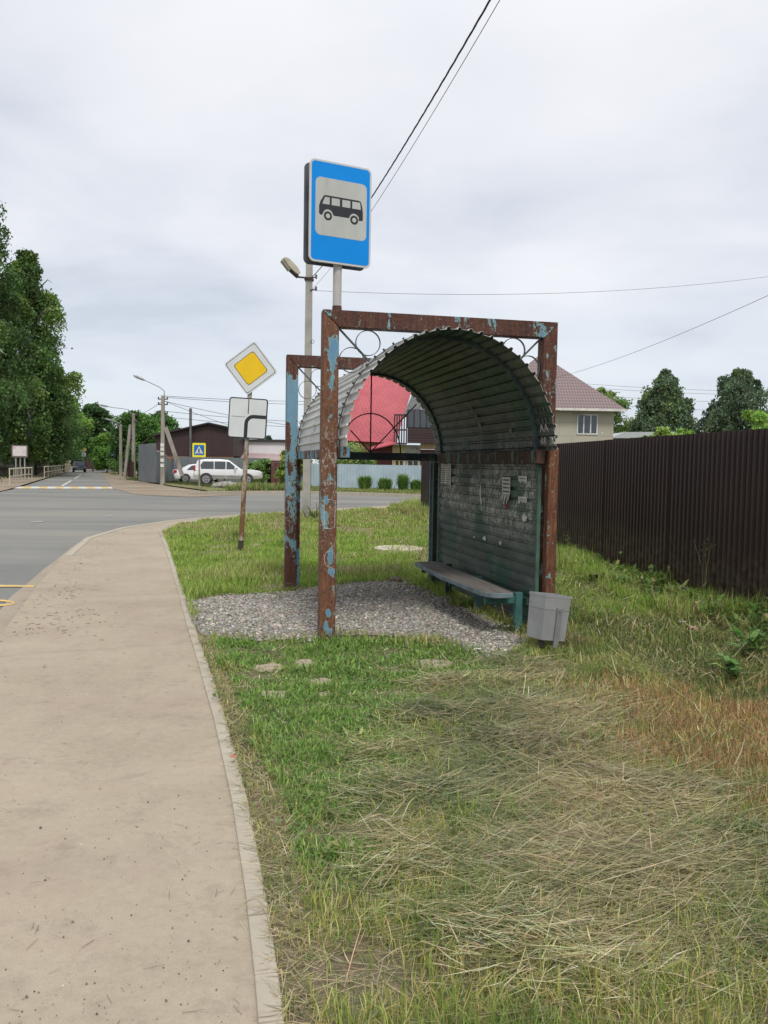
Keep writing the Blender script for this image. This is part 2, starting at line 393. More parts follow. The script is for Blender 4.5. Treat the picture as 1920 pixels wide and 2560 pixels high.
build_kerb()
def strip(name, line, w0, w1, z0, z1, mat, side=1):
    mb = MB(); n = len(line)
    for i in range(n-1):
        a, b = line[i], line[i+1]; t = (b-a).normalized(); nn = Vector((-t.y, t.x, 0))*side
        q = [a+nn*w0, b+nn*w0, b+nn*w1, a+nn*w1]
        mb.add([(p.x, p.y, z0) for p in q] + [(p.x, p.y, z1) for p in q], [(0,1,2,3),(4,5,6,7),(0,1,5,4),(1,2,6,5),(2,3,7,6),(3,0,4,7)])
    return struct(mb.build(name, mat, bevel=.008))
strip('pavement_edge', pav_out[4:], -.005, -.13, -.15, .012, KERB, 1)
strip('far_kerb', farK, 0, .15, -.15, .06, KERB, 1)
# land beyond the junction
fv = farK + [Vector((120, 80, 0)), Vector((120, 400, 0)), Vector((-50, 400, 0)), RS[2]+Vector((5, 25, 0)), G(330, 1196), G(430, 1214), G(520, 1226)]
sheet('far_verge', [Vector((p.x, p.y+.14, 0)) for p in fv], FIELD, z=-.012)
sheet('dirt_shoulder', [G(478, 1238), G(420, 1236), G(340, 1232), G(282, 1218), G(268, 1199), G(256, 1181), G(266, 1181), G(330, 1194), G(430, 1213), G(600, 1222), G(600, 1233)], DIRT, z=-.085)
sheet('left_verge', [LS[0]+Vector((-.2, 0, 0)), LS[1]+Vector((-.2, 0, 0)), LS[2]+Vector((-.2, 0, 0)), LS[2]+Vector((-22, 55, 0)), Vector((-200, 300, 0)), Vector((-200, 52, 0)), G(-60, 1240)], DIRT, z=-.06)

# road markings
def on_road(pts, name, mat):
    mb = MB()
    for q in pts: mb.add([(p.x, p.y, ZR+.010) for p in q], [tuple(range(len(q)))])
    return struct(mb.build(name, mat))
zl, zr = G(32, 1221.5, ZR), G(296, 1222, ZR); zt = (zr-zl)/13; zd = Vector((-.38, 1, 0)).normalized()*3.6
on_road([[zl+zt*k, zl+zt*(k+1), zl+zt*(k+1)+zd, zl+zt*k+zd] for k in range(0, 13, 2)], 'zebra_crossing', WHITEPAINT)
on_road([[zl+zt*k, zl+zt*(k+1), zl+zt*(k+1)+zd, zl+zt*k+zd] for k in range(1, 13, 2)], 'zebra_crossing', YELLOWPAINT)
cl0, cl1 = G(150, 1218, ZR), G(205, 1186, ZR); dl = (cl1-cl0)
on_road([[cl0+dl*a+Vector((-.08, 0, 0)), cl0+dl*a+Vector((.08, 0, 0)), cl0+dl*b+Vector((.08, 0, 0)), cl0+dl*b+Vector((-.08, 0, 0))] for a, b in ((.05, .35), (.5, .9))], 'lane_marking', WHITEPAINT)
on_road([[G(a, b, ZR), G(c, d, ZR), G(c, d+3, ZR), G(a, b+3, ZR)] for a, b, c, d in ((75, 1305, 108, 1303), (265, 1290, 282, 1289))], 'worn_dashes', M('worn_paint', (.27, .27, .26), (.215, .215, .205), 4, .8))
on_road([[G(-60, 1463, ZR), G(86, 1465, ZR), G(84, 1469, ZR), G(-60, 1469, ZR)]], 'yellow_stop_line', YELLOWPAINT)
def zig():
    pts = []
    for k in range(13):
        a = -PI*.5 + PI*k/12
        pts.append((G(-20+58*math.cos(a), 1509-9*math.sin(a), ZR), G(-20+50*math.cos(a), 1509-4*math.sin(a), ZR)))
    return [[pts[k][0], pts[k+1][0], pts[k+1][1], pts[k][1]] for k in range(12)]
on_road(zig(), 'yellow_stop_marking', YELLOWPAINT)
# dust blown along the edge of the road
DUST = M_ground('road_dust', [(.36, (.245, .205, .16)), (.5, (.295, .25, .195)), (.66, (.34, .29, .23))], .9, 30, bump=.2, bd=.004)
dust = []
for i in range(len(pav_out)-3):
    a, b = pav_out[i], pav_out[i+1]
    for k in range(24): dust.append(a.lerp(b, k/24))
din = [Vector((p.x, p.y, 0)) for p in dust]; dout = []
for k, p in enumerate(dust):
    f = k/len(dust); q0, q1 = dust[max(0, k-14)], dust[min(len(dust)-1, k+14)]; t = (q1-q0).normalized(); nn = Vector((-t.y, t.x, 0))
    w = .06+.36*max(0, 1-f*1.6)**1.2+.03*math.sin(k*.11)*(1-f)+.012*math.sin(k*.29+1)*(1-f); dout.append(p+nn*max(.03, w))
sheet('road_dust', din + dout[::-1], DUST, z=ZR+.006)

# ------------------------------------------------------------------ bus shelter
SA = Vector((-.57, 7.50, 0)); TH = R(12.45); SW, SL, SH = 2.25, 3.20, 2.98; PT = .147
sT = Matrix.Translation(SA) @ Matrix.Rotation(TH, 4, 'Z'); sTi = sT.inverted()
DKGREEN = M('dark_green_paint', (.022, .050, .043), (.012, .022, .022), 9, .6, dirt=((.05, .035, .03), 14, .58))
TEAL = M('teal_paint', (.045, .15, .13), (.03, .09, .085), 9, .6, dirt=((.04, .03, .025), 12, .60))
DKMETAL = M('dark_metal', (.05, .055, .058), (.028, .026, .026), 20, .6, metal=.1)
shelter = empty('bus_shelter', SA, TH, 'rusty steel bus shelter with a barrel roof of corrugated sheet, beside the pavement', 'bus shelter')
RUST_A = M_rust('rust_near_post', .63, seed=1, streak=.75, scrape=(.95, 1.85), rust=(.135, .058, .034), bumps=((2.64, .30, .09, .10, .27), (2.30, .12, .085, .05, .2), (.76, .10, .09, .035, .22), (.62, .05, .10, .05, .2), (1.28, .06, .05, .03, .22), (.25, .06, .08, .03, .24), (.13, .09, .055, .035, .21), (.08, .06, .10, .035, .2)))
RUST_B = M_rust('rust_far_post', .535, seed=4, streak=.35, scrape=(.8, 1.4), paint=(.15, .29, .40), bumps=((2.25, .75, .08, .4, .17), (2.9, .25, .08, .4, -.25), (1.95, .22, .02, .06, -.35), (1.2, .3, .08, .4, .02), (.1, .3, .08, .4, -.10)))
RUST_C = M_rust('rust_beam', .60, seed=7, streak=.25, rust=(.075, .030, .022))
RUST_D = M_rust('rust_rear_post', .60, seed=9, streak=.45, paint=(.25, .30, .26), rust=(.085, .033, .022))
RUST_E = M_rust('rust_wall_post', .60, seed=12, streak=.85, paint=(.22, .30, .26), rust=(.12, .047, .026))
RUST_F = M_rust('rust_eaves', .53, seed=15, streak=.3)
RUST_G = M_rust('rust_wall_beam', .57, seed=18, streak=.2, paint=(.05, .22, .15), rust=(.05, .026, .022), paint2=(.12, .15, .13))
e = .0008
for yb, mats in ((0.0, (RUST_A, RUST_D, RUST_C)), (SL, (RUST_B, RUST_D, RUST_C))):
    b = MB().prism([(0, -.25), (PT, -.25), (PT, SH-PT-e), (0, SH-e)], yb, yb+PT)
    b.build('front_post', mats[0], shelter, bevel=.014)
    b = MB().prism([(SW-PT, -.25), (SW, -.25), (SW, SH-e), (SW-PT, SH-PT-e)], yb, yb+PT)
    b.build('rear_post', mats[1], shelter, bevel=.014)
    b = MB().prism([(e*2, SH), (SW-e*2, SH), (SW-PT-e, SH-PT), (PT+e, SH-PT)], yb, yb+PT)
    for sx, x0 in ((1, 0), (-1, SW)):                       # the weld beads
        pts = [(x0+sx*(.01+.14*k/14)+random.uniform(-.004, .004), yb-.001, SH-.01-.14*k/14+random.uniform(-.003, .003)) for k in range(15)]
        b.tube(pts, [.006+random.uniform(-.002, .003) for _ in pts], 5)
    b.build('top_beam', mats[2], shelter, bevel=.012)
# extra angle iron behind the far front post
MB().box(PT+.002, SL+.05, -.2, PT+.045, SL+.12, 1.655).build('stiffener', RUST_F, shelter)
# barrel roof of trapezoidal sheet, outer skin galvanised, inner face painted
GALV = M('galvanised_sheet', (.56, .56, .53), (.45, .455, .43), 3, .5, metal=.25, spec=.4, dirt=((.26, .25, .22), 2.5, .58))
def inner_mat():
    mt, nt, p = newmat('inner_sheet'); o = objc(nt)
    n = noise(nt, mapping(nt, o, scale=(1, .5, 1)), 4, 6, .6); z = sepz(nt, o)
    c = ramp(nt, n, [(.36, (.044, .056, .050)), (.52, (.072, .088, .077)), (.66, (.108, .120, .106))])
    g = noise(nt, mapping(nt, o, loc=(2, 6, 3)), 2.1, 3, .5)
    c = mix(nt, mth(nt, 'MULTIPLY', ramp(nt, g, [(.52, 0.0), (.58, 1.0)]), .75), c, (.018, .075, .045))
    w = ramp(nt, noise(nt, mapping(nt, o, scale=(1, 1.5, .75)), 15, 7, .84, .8), [(.495, 0.0), (.53, 1.0)])
    wb = ramp(nt, noise(nt, mapping(nt, o, scale=(1, 1.2, 1.0), loc=(8, 1, 5)), 9, 6, .75, .4), [(.585, 0.0), (.60, 1.0)]); w = mth(nt, 'MAXIMUM', w, wb)
    w2 = ramp(nt, noise(nt, mapping(nt, o, loc=(3, 3, 3)), 2.3, 4, .6), [(.42, 0.0), (.54, 1.0)])
    zb = ramp(nt, mth(nt, 'DIVIDE', z, 3.0), [(.25, 0.0), (.38, 1.0), (.54, 1.0), (.66, 0.15)])
    c = mix(nt, mth(nt, 'MULTIPLY', mth(nt, 'MULTIPLY', w, w2), mth(nt, 'MULTIPLY', zb, .92)), c, (.46, .45, .41))
    nt.links.new(c, p.inputs['Base Color']); p.inputs['Roughness'].default_value = .55; p.inputs['Specular IOR Level'].default_value = .35
    bumpn(nt, p, noise(nt, o, 25, 4, .6), .15, .004)
    return mt
INNER = inner_mat()
VX0, VX1, VZ = PT+.025, SW-PT-.01, 1.76
VC, VA, VB = (VX0+VX1)/2, (VX1-VX0)/2, SH-PT-.03-VZ
def arch(q, off=0.0):                        # q 0..1 from the front foot over the top to the rear foot
    a = PI*(1-q); x, z = math.cos(a), math.sin(a)
    nx, nz = x/VA, z/VB; l = math.hypot(nx, nz)
    return (VC+VA*x+off*nx/l, VZ+VB*z+off*nz/l)
def arc_table(n=800):
    t = [0.0]; p = arch(0)
    for k in range(1, n+1):
        q = arch(k/n); t.append(t[-1]+math.hypot(q[0]-p[0], q[1]-p[1])); p = q
    return t
AT = arc_table(); ALEN = AT[-1]
def q_at(s):
    import bisect
    i = min(max(bisect.bisect_left(AT, s), 1), 800); f = (s-AT[i-1])/(AT[i]-AT[i-1]); return (i-1+f)/800
def build_roof():
    pitch = ALEN/31; prof = []
    for k in range(31):
        for fr, h in ((0, 0), (.60, 0), (.69, .021), (.88, .021), (.97, 0)):
            s = (k+fr)*pitch
            prof.append((q_at(min(s, ALEN)), h))
    prof.append((1.0, 0))
    y0, y1 = -.36, SL+PT+.30; ny = 10
    outer = [arch(q, h+.003) for q, h in prof]; inner = [arch(q, h) for q, h in prof]; n = len(prof)
    mb = MB(); vs = []
    for t in range(ny+1):
        y = y0+(y1-y0)*t/ny
        for k, (x, z) in enumerate(outer):
            yy = y
            if t == 0: yy = y + (.012*math.sin(k*1.7)+(.03*max(0, 1-abs(prof[k][0]-.30)*9)))
            vs.append((x, yy, z))
        for k, (x, z) in enumerate(inner):
            yy = y
            if t == 0: yy = y + (.012*math.sin(k*1.7)+(.03*max(0, 1-abs(prof[k][0]-.30)*9)))
            vs.append((x, yy, z))
    fs = []; ms = []; S = 2*n
    for t in range(ny):
        for k in range(n-1):
            a = t*S+k; fs.append((a, a+1, a+S+1, a+S)); ms.append(0)
            a = t*S+n+k; fs.append((a, a+S, a+S+1, a+1)); ms.append(1)
    for k in range(n-1):
        fs.append((k, n+k, n+k+1, k+1)); ms.append(0); b = ny*S; fs.append((b+k, b+k+1, b+n+k+1, b+n+k)); ms.append(0)
    for t in range(ny):
        fs.append((t*S, t*S+S, t*S+S+n, t*S+n)); ms.append(0); fs.append((t*S+n-1, t*S+2*n-1, t*S+S+2*n-1, t*S+S+n-1)); ms.append(0)
    mb.v = vs; mb.f = fs; mb.m = ms
    mb.build('roof_sheet', [GALV, INNER], shelter, fixn=False)
build_roof()
for yb in (.03, SL+.06):                                   # inner arch bars and outer straps with bolts
    qs = [k/48 for k in range(49)]
    MB().band([arch(q, -.034) for q in qs], [arch(q, -.004) for q in qs], yb, yb+.035).build('roof_rib', M('rib_paint', (.06, .10, .10), (.035, .05, .055), 12, .6), shelter)
    st = MB().band([arch(q, .025) for q in qs], [arch(q, .032) for q in qs], yb+.002, yb+.03)
    for k in range(31):
        s = (k+.78)*ALEN/31; x, z = arch(q_at(s), .032); x2, z2 = arch(q_at(s), .05)
        st.tube([(x, yb+.016, z), (x2, yb+.016, z2)], .011, 6)
    st.build('roof_strap', DKMETAL, shelter)
# eaves beams
MB().box(PT+.004, -.16, 1.66, PT+.085, SL+.30, 1.757).build('eaves_beam', RUST_F, shelter, bevel=.008)
MB().box(SW-PT-.10, -.14, 1.635, SW-PT-.004, SL+.28, 1.765).build('eaves_beam', RUST_G, shelter, bevel=.01)
MB().box(PT+.09, SL+.03, 1.665, SW-PT-.105, SL+.13, 1.765).build('tie_beam', M('tie_paint', (.032, .056, .066), (.018, .026, .032), 6, .6, dirt=((.11, .12, .10), 5, .58)), shelter, bevel=.008)
# corner scrolls: a diagonal bar and two rings in each corner
ornament = M('ornament_paint', (.085, .10, .105), (.05, .05, .05), 20, .55)
for yb in (.05, SL+.05):
    for sx, x0 in ((1, PT), (-1, SW-PT)):
        z0 = SH-PT
        MB().bar((x0+sx*.005, yb+.015, z0-.005), (x0+sx*.29, yb+.015, z0-.29), .014, .03).build('corner_brace', ornament, shelter)
        for cx, cz in ((.275, -.125), (.125, -.285)):
            c0, c1 = circ(x0+sx*cx, z0+cz, .110, 40), circ(x0+sx*cx, z0+cz, .116, 40)
            MB().band(c0, c1, yb, yb+.03, closed=True).build('scroll_ring', ornament, shelter)
# sunburst grille in the far arch
mb = MB(); yb = SL+.08; cx, cz = VC-.02, 1.766
a0 = [(cx+.40*math.cos(PI*k/32), cz+.50*math.sin(PI*k/32)) for k in range(33)]; a1 = [(cx+.414*math.cos(PI*k/32), cz+.514*math.sin(PI*k/32)) for k in range(33)]
mb.band(a0, a1, yb, yb+.02)
mb.bar((cx, yb+.01, cz), (cx, yb+.01, VZ+VB-.035), .016, .016)
for sx, r in ((-1, .36), (1, .83)): mb.bar((cx, yb+.01, cz), (cx+sx*r*.74, yb+.01, cz+r*.78), .014, .014)
mb.build('sunburst_grille', M('grille_paint', (.025, .02, .02), (.02, .012, .012), 20, .6), shelter)
# back wall of horizontal trapezoidal sheet
XW = SW-PT-.045
def wall_sheet(name, y0, y1, z0, z1, pitch, mats):
    pr = []; z = z0
    while z < z1-.001:
        for fr, h in ((0, 0), (.62, 0), (.70, .02), (.90, .02), (.98, 0)):
            if z+fr*pitch < z1: pr.append((z+fr*pitch, h))
        z += pitch
    pr.append((z1, 0)); mb = MB(); n = len(pr); ys = [y0+(y1-y0)*k/6 for k in range(7)]
    for sgn, off, mi in ((0, 0, 1), (1, .003, 0)):
        o = len(mb.v)
        for y in ys:
            for zz, h in pr: mb.v.append((XW+h+off+.004*math.sin(y*5+zz*3), y, zz))
        for a in range(6):
            for k in range(n-1):
                i = o+a*n+k; mb.f.append((i, i+1, i+n+1, i+n) if sgn == 0 else (i, i+n, i+n+1, i+1)); mb.m.append(mi)
    return mb.build(name, mats, shelter, fixn=False)
wall_sheet('back_wall', -.04, SL+.42, .06, 1.632, .1035, [GALV, INNER])
MB().box(XW-.085, SL+.05, -.2, XW-.025, SL+.11, 1.634).build('wall_strut', DKGREEN, shelter, bevel=.004)
MB().box(XW-.03, SL+.425, .0, XW+.03, SL+.445, 1.76).build('wall_trim', M('blue_trim', (.17, .26, .32), (.10, .15, .18), 9, .6), shelter)
MB().box(XW-.004, -.045-.03, .0, XW+.03, -.045, 1.632).build('wall_trim', M('green_trim', (.06, .14, .10), (.05, .07, .06), 9, .6), shelter)
MB().box(XW+.055, -.185, -.2, XW+.155, -.085, 1.79).build('wall_post', RUST_E, shelter, bevel=.012)
# scratched and chalked scribbles
GRAF = M('chalk_scribble', (.52, .51, .48), (.40, .39, .37), 30, .9)
def strokes(mb, items, place, w):
    for st in items:
        mb.tube([place(a, b) for a, b in st], w, 4)
LET = {'A': [[(0,0),(.5,1),(1,0)],[(.2,.4),(.8,.4)]], '4': [[(.7,0),(.7,1),(0,.4),(1,.4)]], '8': [[(.5,.5),(.1,.75),(.5,1),(.9,.75),(.5,.5),(.05,.25),(.5,0),(.95,.25),(.5,.5)]],
       '3': [[(.1,.9),(.7,1),(.8,.7),(.4,.5),(.9,.3),(.6,0),(.1,.1)]], 'K': [[(0,0),(0,1)],[(.9,1),(0,.5),(.9,0)]], 'I': [[(.5,0),(.45,1)]], 'N': [[(0,0),(0,1),(.9,0),(.9,1)]]}
def scribble_roof(txt, q0, y0, h, w):
    for i, ch in enumerate(txt):
        if ch == ' ': continue
        mb = MB()
        def place(a, b, i=i):
            qq = q0 - b*h/ALEN; x, z = arch(qq, -.006); return (x, y0 - (i+a*.75)*w, z)
        strokes(mb, LET[ch], place, .0055)
        mb.build('graffiti', GRAF, shelter)
scribble_roof('AA', .945, .0-.06, .062, .10); scribble_roof('48 3K', .982, .02-.06, .062, .07)
GRAFD = M('dark_scribble', (.02, .02, .02), None, 10, .8)
for q0 in (.905, .875):
    for k in range(3): MB().tube([(*[arch(q0+b, -.005)[0]], -.1-.08*k, arch(q0+b, -.005)[1]) for b in (0, .008, .016)], .006, 4).build('graffiti', GRAFD, shelter)
mb = MB()                                       # pale scraped rectangle and loop on the near post
def pp(a, b): return (.02+a*.12, -.001, b)
mb.tube([pp(.1, 1.02), pp(.08, 1.27), pp(.5, 1.285), pp(.92, 1.27), pp(.9, 1.03), pp(.5, 1.015), pp(.1, 1.02)], .0028, 4)
mb.build('graffiti', GRAF, shelter); mb = MB(); mb.tube([pp(.55+.42*math.cos(k*.4), .74+.075*math.sin(k*.4)) for k in range(14)], .002, 4)
mb.build('graffiti', GRAF, shelter)

# bench under the back wall
bench = empty('shelter_bench', sT @ Vector((1.62, 1.2, 0)), TH, 'low worn wooden bench with blue-grey edges along the shelter back wall', 'bench')
bo = Vector((1.62, 1.2, 0))
BTOP = M('bench_wood', (.155, .138, .120), (.085, .080, .072), 9, .8, stretch=(1, .12, 1), bump=.4, dirt=((.10, .14, .155), 3, .58))
BLEG = M('bench_leg_paint', (.035, .10, .10), (.02, .05, .055), 9, .6, dirt=((.04, .03, .025), 9, .6))
BEDGE = M('bench_edge_paint', (.15, .20, .22), (.10, .125, .135), 8, .7)
bz0, bz1 = .375, .428
pl = [(1.50, 2.36), (1.47, 1.045), (1.80, 1.045), (1.80, 2.38)]
mb = MB().prism(pl, bz0, bz1, 'z', m=0, mside=1); mb.build('seat_plank', [BTOP, BEDGE], bench, off=bo, bevel=.008)
pl = [(1.47, 1.035), (1.525, .02), (1.55, -.10), (1.60, -.165), (1.66, -.185), (1.79, -.18), (1.81, -.14), (1.80, 1.035)]
mb = MB().prism(pl, bz0+.004, bz1+.003, 'z', m=0, mside=1); mb.build('seat_plank', [BTOP, BEDGE], bench, off=bo, bevel=.008)
for yy, mt in ((-.02, TEAL), (1.15, BLEG), (2.28, DKGREEN)):
    MB().box(1.88, yy, -.2, 1.955, yy+.07, .405).build('leg', mt, bench, off=bo, bevel=.006)
    MB().box(1.58, yy+.01, .30, 1.878, yy+.06, bz0-.002).build('bracket', mt, bench, off=bo, bevel=.004)
MB().box(1.957, -.1, .30, 1.985, 2.4, .36).build('rear_rail', DKGREEN, bench, off=bo)

# papers stuck on the back wall
def wallpt(px, py, dx=-.006):
    o = sTi @ Vector((0, 0, CH)); d = sTi.to_3x3() @ ray(px, py); t = (XW+dx-o.x)/d.x; return o+d*t
PAPER = M('paper', (.64, .63, .59), (.52, .51, .48), 8, .9); INK = M('ink', (.10, .10, .105), None, 9, .9); REDP = M('red_sticker', (.36, .02, .03), (.25, .02, .03), 9, .7)
def notice(px0, py0, px1, py1, label, rows, fringe=0, ragged=False, name='notice'):
    a, b = wallpt(px0, py0), wallpt(px1, py1); y0, y1 = a.y, b.y; z1, z0 = a.z, b.z      # y0 > y1
    r = empty(name, sT @ Vector((XW-.006, (y0+y1)/2, (z0+z1)/2)), TH, label, 'notice')
    off = Vector((XW-.006, (y0+y1)/2, (z0+z1)/2)); mb = MB(); x = XW-.006
    n = 7; low = [(y0+(y1-y0)*k/n, z0 + (random.uniform(-.016, .012) if ragged else 0)) for k in range(n+1)]
    poly = [(y0, z1)] + low + [(y1, z1+.004)]
    mb.prism(poly, x-.001, x+.0005, 'x')
    if fringe:
        for k in range(fringe):
            ya = y0+(y1-y0)*(k+.15)/fringe; yb2 = y0+(y1-y0)*(k+.8)/fringe; ln = random.uniform(.05, .11); sh = random.uniform(-.02, .02)
            mb.add([(x-.002, ya, z0+.002), (x-.002, yb2, z0+.002), (x-.02, yb2+sh, z0-ln), (x-.02, ya+sh, z0-ln)], [(0,1,2,3)])
    mb.build('paper_sheet', PAPER, r, off=off)
    mb = MB(); z = z1-.02
    for lo, hi, h, gap in rows:
        mb.box(x-.0018, y0+(y1-y0)*hi, z-h, x-.0012, y0+(y1-y0)*lo, z); z -= gap
    if rows: mb.build('print', INK, r, off=off)
    return r
tt = [(.3, .7, .014, .035), (.1, .9, .004, .03)] + [(.1, .4, .012, .0) if k % 2 == 0 else (.55, .92, .008, .028) for k in range(18)]
notice(1103, 1154, 1127, 1212, 'pale printed timetable sheet at the far end of the shelter wall', tt)
notice(1256, 1193, 1275, 1236, 'long tear-off advert strip with fringed lower edge on the shelter wall', [(.1, .92, .015, .040)]*6, fringe=6)
notice(1296, 1190, 1317, 1206, 'small torn white advert high on the wall near the rusty wall post', [(.15, .9, .008, .03)], ragged=True)
notice(1296, 1241, 1317, 1258, 'small white advert with two lines of print, below another torn one', [(.15, .9, .006, .02), (.2, .85, .005, .02)], ragged=True)
def scrap(px, py, w, h, label, mat=PAPER, seed=0):
    rr = random.Random(seed); c = wallpt(px, py, -.008); n = 11
    poly = [(c.y+w*math.cos(2*PI*k/n)*rr.uniform(.45, 1), c.z+h*math.sin(2*PI*k/n)*rr.uniform(.45, 1)) for k in range(n)]
    o = MB().prism(poly, c.x-.001, c.x+.001, 'x').build('paper_scrap', mat, None)
    o.matrix_world = sT; tag(o, label, 'paper scrap')
scrap(1201, 1232, .035, .14, 'narrow ragged paper scrap hanging midway along the wall', seed=2)
scrap(1203, 1253, .04, .05, 'torn paper end below the narrow ragged scrap', seed=3)
scrap(1311, 1296, .075, .045, 'wide torn white scrap low on the wall near the rusty post', seed=5)
scrap(1211, 1346, .075, .03, 'white scraped paper patch above the middle of the bench', seed=6)
scrap(1251, 1357, .055, .028, 'scraped white patch to the right above the bench', seed=7)
scrap(1185, 1342, .035, .022, 'small white scraped patch left of the larger bench patch', seed=8)
scrap(1265, 1263, .05, .045, 'torn red sticker under the fringed advert', REDP, seed=9)
scrap(1199, 1192, .04, .035, 'faded bluish sticker remnant high on the wall', M('blue_sticker', (.10, .22, .28), (.25, .27, .27), 20, .8), seed=10)
scrap(1142, 1222, .025, .07, 'yellow sticker remnant beside the timetable sheet', M('yellow_sticker', (.32, .25, .06), (.2, .16, .05), 20, .8), seed=11)
def roof_scrap(q, y, s, label):
    x, z = arch(q, -.005); x2, z2 = arch(q+s/ALEN, -.005)
    o = MB().add([(x, y, z), (x, y-s*1.5, z), (x2, y-s*1.45, z2), (x2, y+.01, z2)], [(0,1,2,3)]).build('paper_scrap', M('old_paper', (.22, .22, .19), (.15, .15, .13), 12, .9), None)
    sd = o.modifiers.new('s', 'SOLIDIFY'); sd.thickness = .001
    o.matrix_world = sT; tag(o, label, 'paper scrap')
roof_scrap(.825, 1.75, .055, 'topmost of three yellowed paper scraps under the barrel roof')
roof_scrap(.86, 1.70, .055, 'middle one of three yellowed paper scraps under the barrel roof')
roof_scrap(.893, 1.68, .07, 'lowest and largest of three yellowed paper scraps under the roof')
roof_scrap(.925, .75, .05, 'lone yellowed scrap under the roof above the tear-off advert')

# bus stop sign on top of the near frame
bs = empty('bus_stop_sign', (-.455, 7.60, SH), R(27), 'blue bus stop sign with black bus symbol on a white post above the shelter frame', 'road sign')
SIGNBLUE = M('sign_blue', (.0, .235, .70), (.0, .215, .64), 2, .55, spec=.2); SIGNWHITE = M('sign_white', (.52, .53, .53), (.47, .48, .47), 2, .4)
SIGNGREY = M('sign_panel_white', (.44, .455, .43), (.385, .395, .375), 4, .5, stretch=(1, 1, .2), dirt=((.33, .32, .29), 5, .63)); BLACK = M('sign_black', (.020, .022, .028), None, 5, .5)
SIGNBACK = M('sign_back_grey', (.09, .10, .115), (.065, .07, .08), 5, .6)
POSTW = M('white_post_paint', (.46, .45, .43), (.38, .37, .35), 5, .6, dirt=((.14, .06, .04), 14, .63))
MB().tube([(0, 0, -.001), (0, 0, .05), (0, 0, 1.22)], .040, 16).build('post', POSTW, bs, smooth=False)
MB().tube([(0, 0, .002), (0, 0, .03), (0, 0, .045)], [.0445, .0435, .043], 16).build('rusty_foot', RUST_C, bs)
x0, x1, z0, z1 = -.30-.005, .30-.005, .40, 1.285
for nm, y, mt in (('sign_plate', -.052, SIGNWHITE), ('rear_plate', .05, SIGNBACK)):
    pl = MB().prism(rrect(x0, z0, x1, z1, .05, 8), y-.018 if y < 0 else y, y if y < 0 else y+.018)
    p_ob = pl.build(nm, [mt], bs, bevel=.003)
    if nm == 'rear_plate': p_ob['label'] = 'dark grey back of the second sign plate'
yf = -.0705
MB().prism(rrect(x0+.018, z0+.018, x1-.018, z1-.018, .036, 8), yf-.001, yf).build('blue_field', SIGNBLUE, bs)
MB().prism(rrect(x0+.055, z0+.235, x1-.048, z0+.735, .05, 8), yf-.002, yf-.0011).build('white_panel', SIGNGREY, bs)
mb = MB(); bx0, bx1 = x0+.09, x1-.085; bw = bx1-bx0; bz = z0+.39
body = [(0,.13), (.0,.30), (.03,.44), (.10,.62), (.14,.65), (.90,.65), (.95,.62), (.985,.44), (1.0,.26), (1.0,.04), (.985,0), (.90,.0)]
body += [(.80+.115*math.cos(a), .02+.30*math.sin(a)*.62) for a in [R(t) for t in range(20, 165, 16)]]
body += [(.68, .03), (.33, .03)] + [(.20+.115*math.cos(a), .02+.30*math.sin(a)*.62) for a in [R(t) for t in range(20, 165, 16)]] + [(.07, .0), (.03, .0), (.0, .04)]
BH = .19/.65
mb.prism([(bx0+a*bw, bz+b*BH*.92+.02) for a, b in body], yf-.0030, yf-.0021)
for cxx in (.20, .80):
    mb.prism(circ(bx0+cxx*bw, bz+.018, .039), yf-.0030, yf-.0021)
mb.build('bus_symbol', BLACK, bs)
mb = MB()
for a0, a1, b0, b1 in ((.09, .235, .36, .59), (.28, .465, .36, .59), (.52, .705, .36, .59), (.75, .93, .36, .59)):
    MB().prism([(bx0+p[0]*bw, bz+p[1]*BH*.92+.02) for p in ([(a0-.02*(a0 < .1), b0), (a1+.02*(a1 > .9), b0), (a1, b1), (a0+.04*(a0 < .1), b1)])], yf-.0036, yf-.0031).build('bus_window', SIGNGREY, bs)
for cxx in (.20, .80): MB().prism(circ(bx0+cxx*bw, bz+.018, .020), yf-.0036, yf-.0031).build('wheel_hub', SIGNGREY, bs)

# litter bin
lb = G(1352, 1632); bin_ = empty('litter_bin', (lb.x, lb.y, 0), 0, 'grey steel litter bin tilted on a short post beside the shelter', 'litter bin')
GREYP = M('grey_bin_paint', (.26, .27, .275), (.215, .215, .215), 4, .55, dirt=((.15, .13, .115), 5, .66)); GREYD = M('grey_bin_dark', (.19, .195, .195), (.15, .15, .15), 4, .6)
Tb = Matrix.Translation((.035, 0, .125)) @ Matrix.Rotation(R(5.5), 4, 'Y') @ Matrix.Rotation(R(-3), 4, 'X')
hx = [(-.172, .030), (-.060, -.130), (.166, -.075), (.054, .085)]
mb = MB(); hb, ht = 0.0, .385
NB = len(hx); cxb = sum(p[0] for p in hx)/NB; cyb = sum(p[1] for p in hx)/NB
def hs_(k): return [(cxb+(x-cxb)*k, cyb+(y-cyb)*k) for x, y in hx]
vs = [(x, y, hb) for x, y in hs_(.93)] + [(x, y, ht) for x, y in hx] + [(x, y, ht) for x, y in hs_(.95)] + [(x, y, .03) for x, y in hs_(.88)]
fs = [tuple(range(NB-1, -1, -1))] + [(i+o, (i+1) % NB+o, NB+(i+1) % NB+o, NB+i+o) for o in (0, NB, 2*NB) for i in range(NB)] + [tuple(3*NB+i for i in range(NB))]
mb.add(vs, fs, 0, Tb); mb.build('bin_body', GREYP, bin_, bevel=.004)
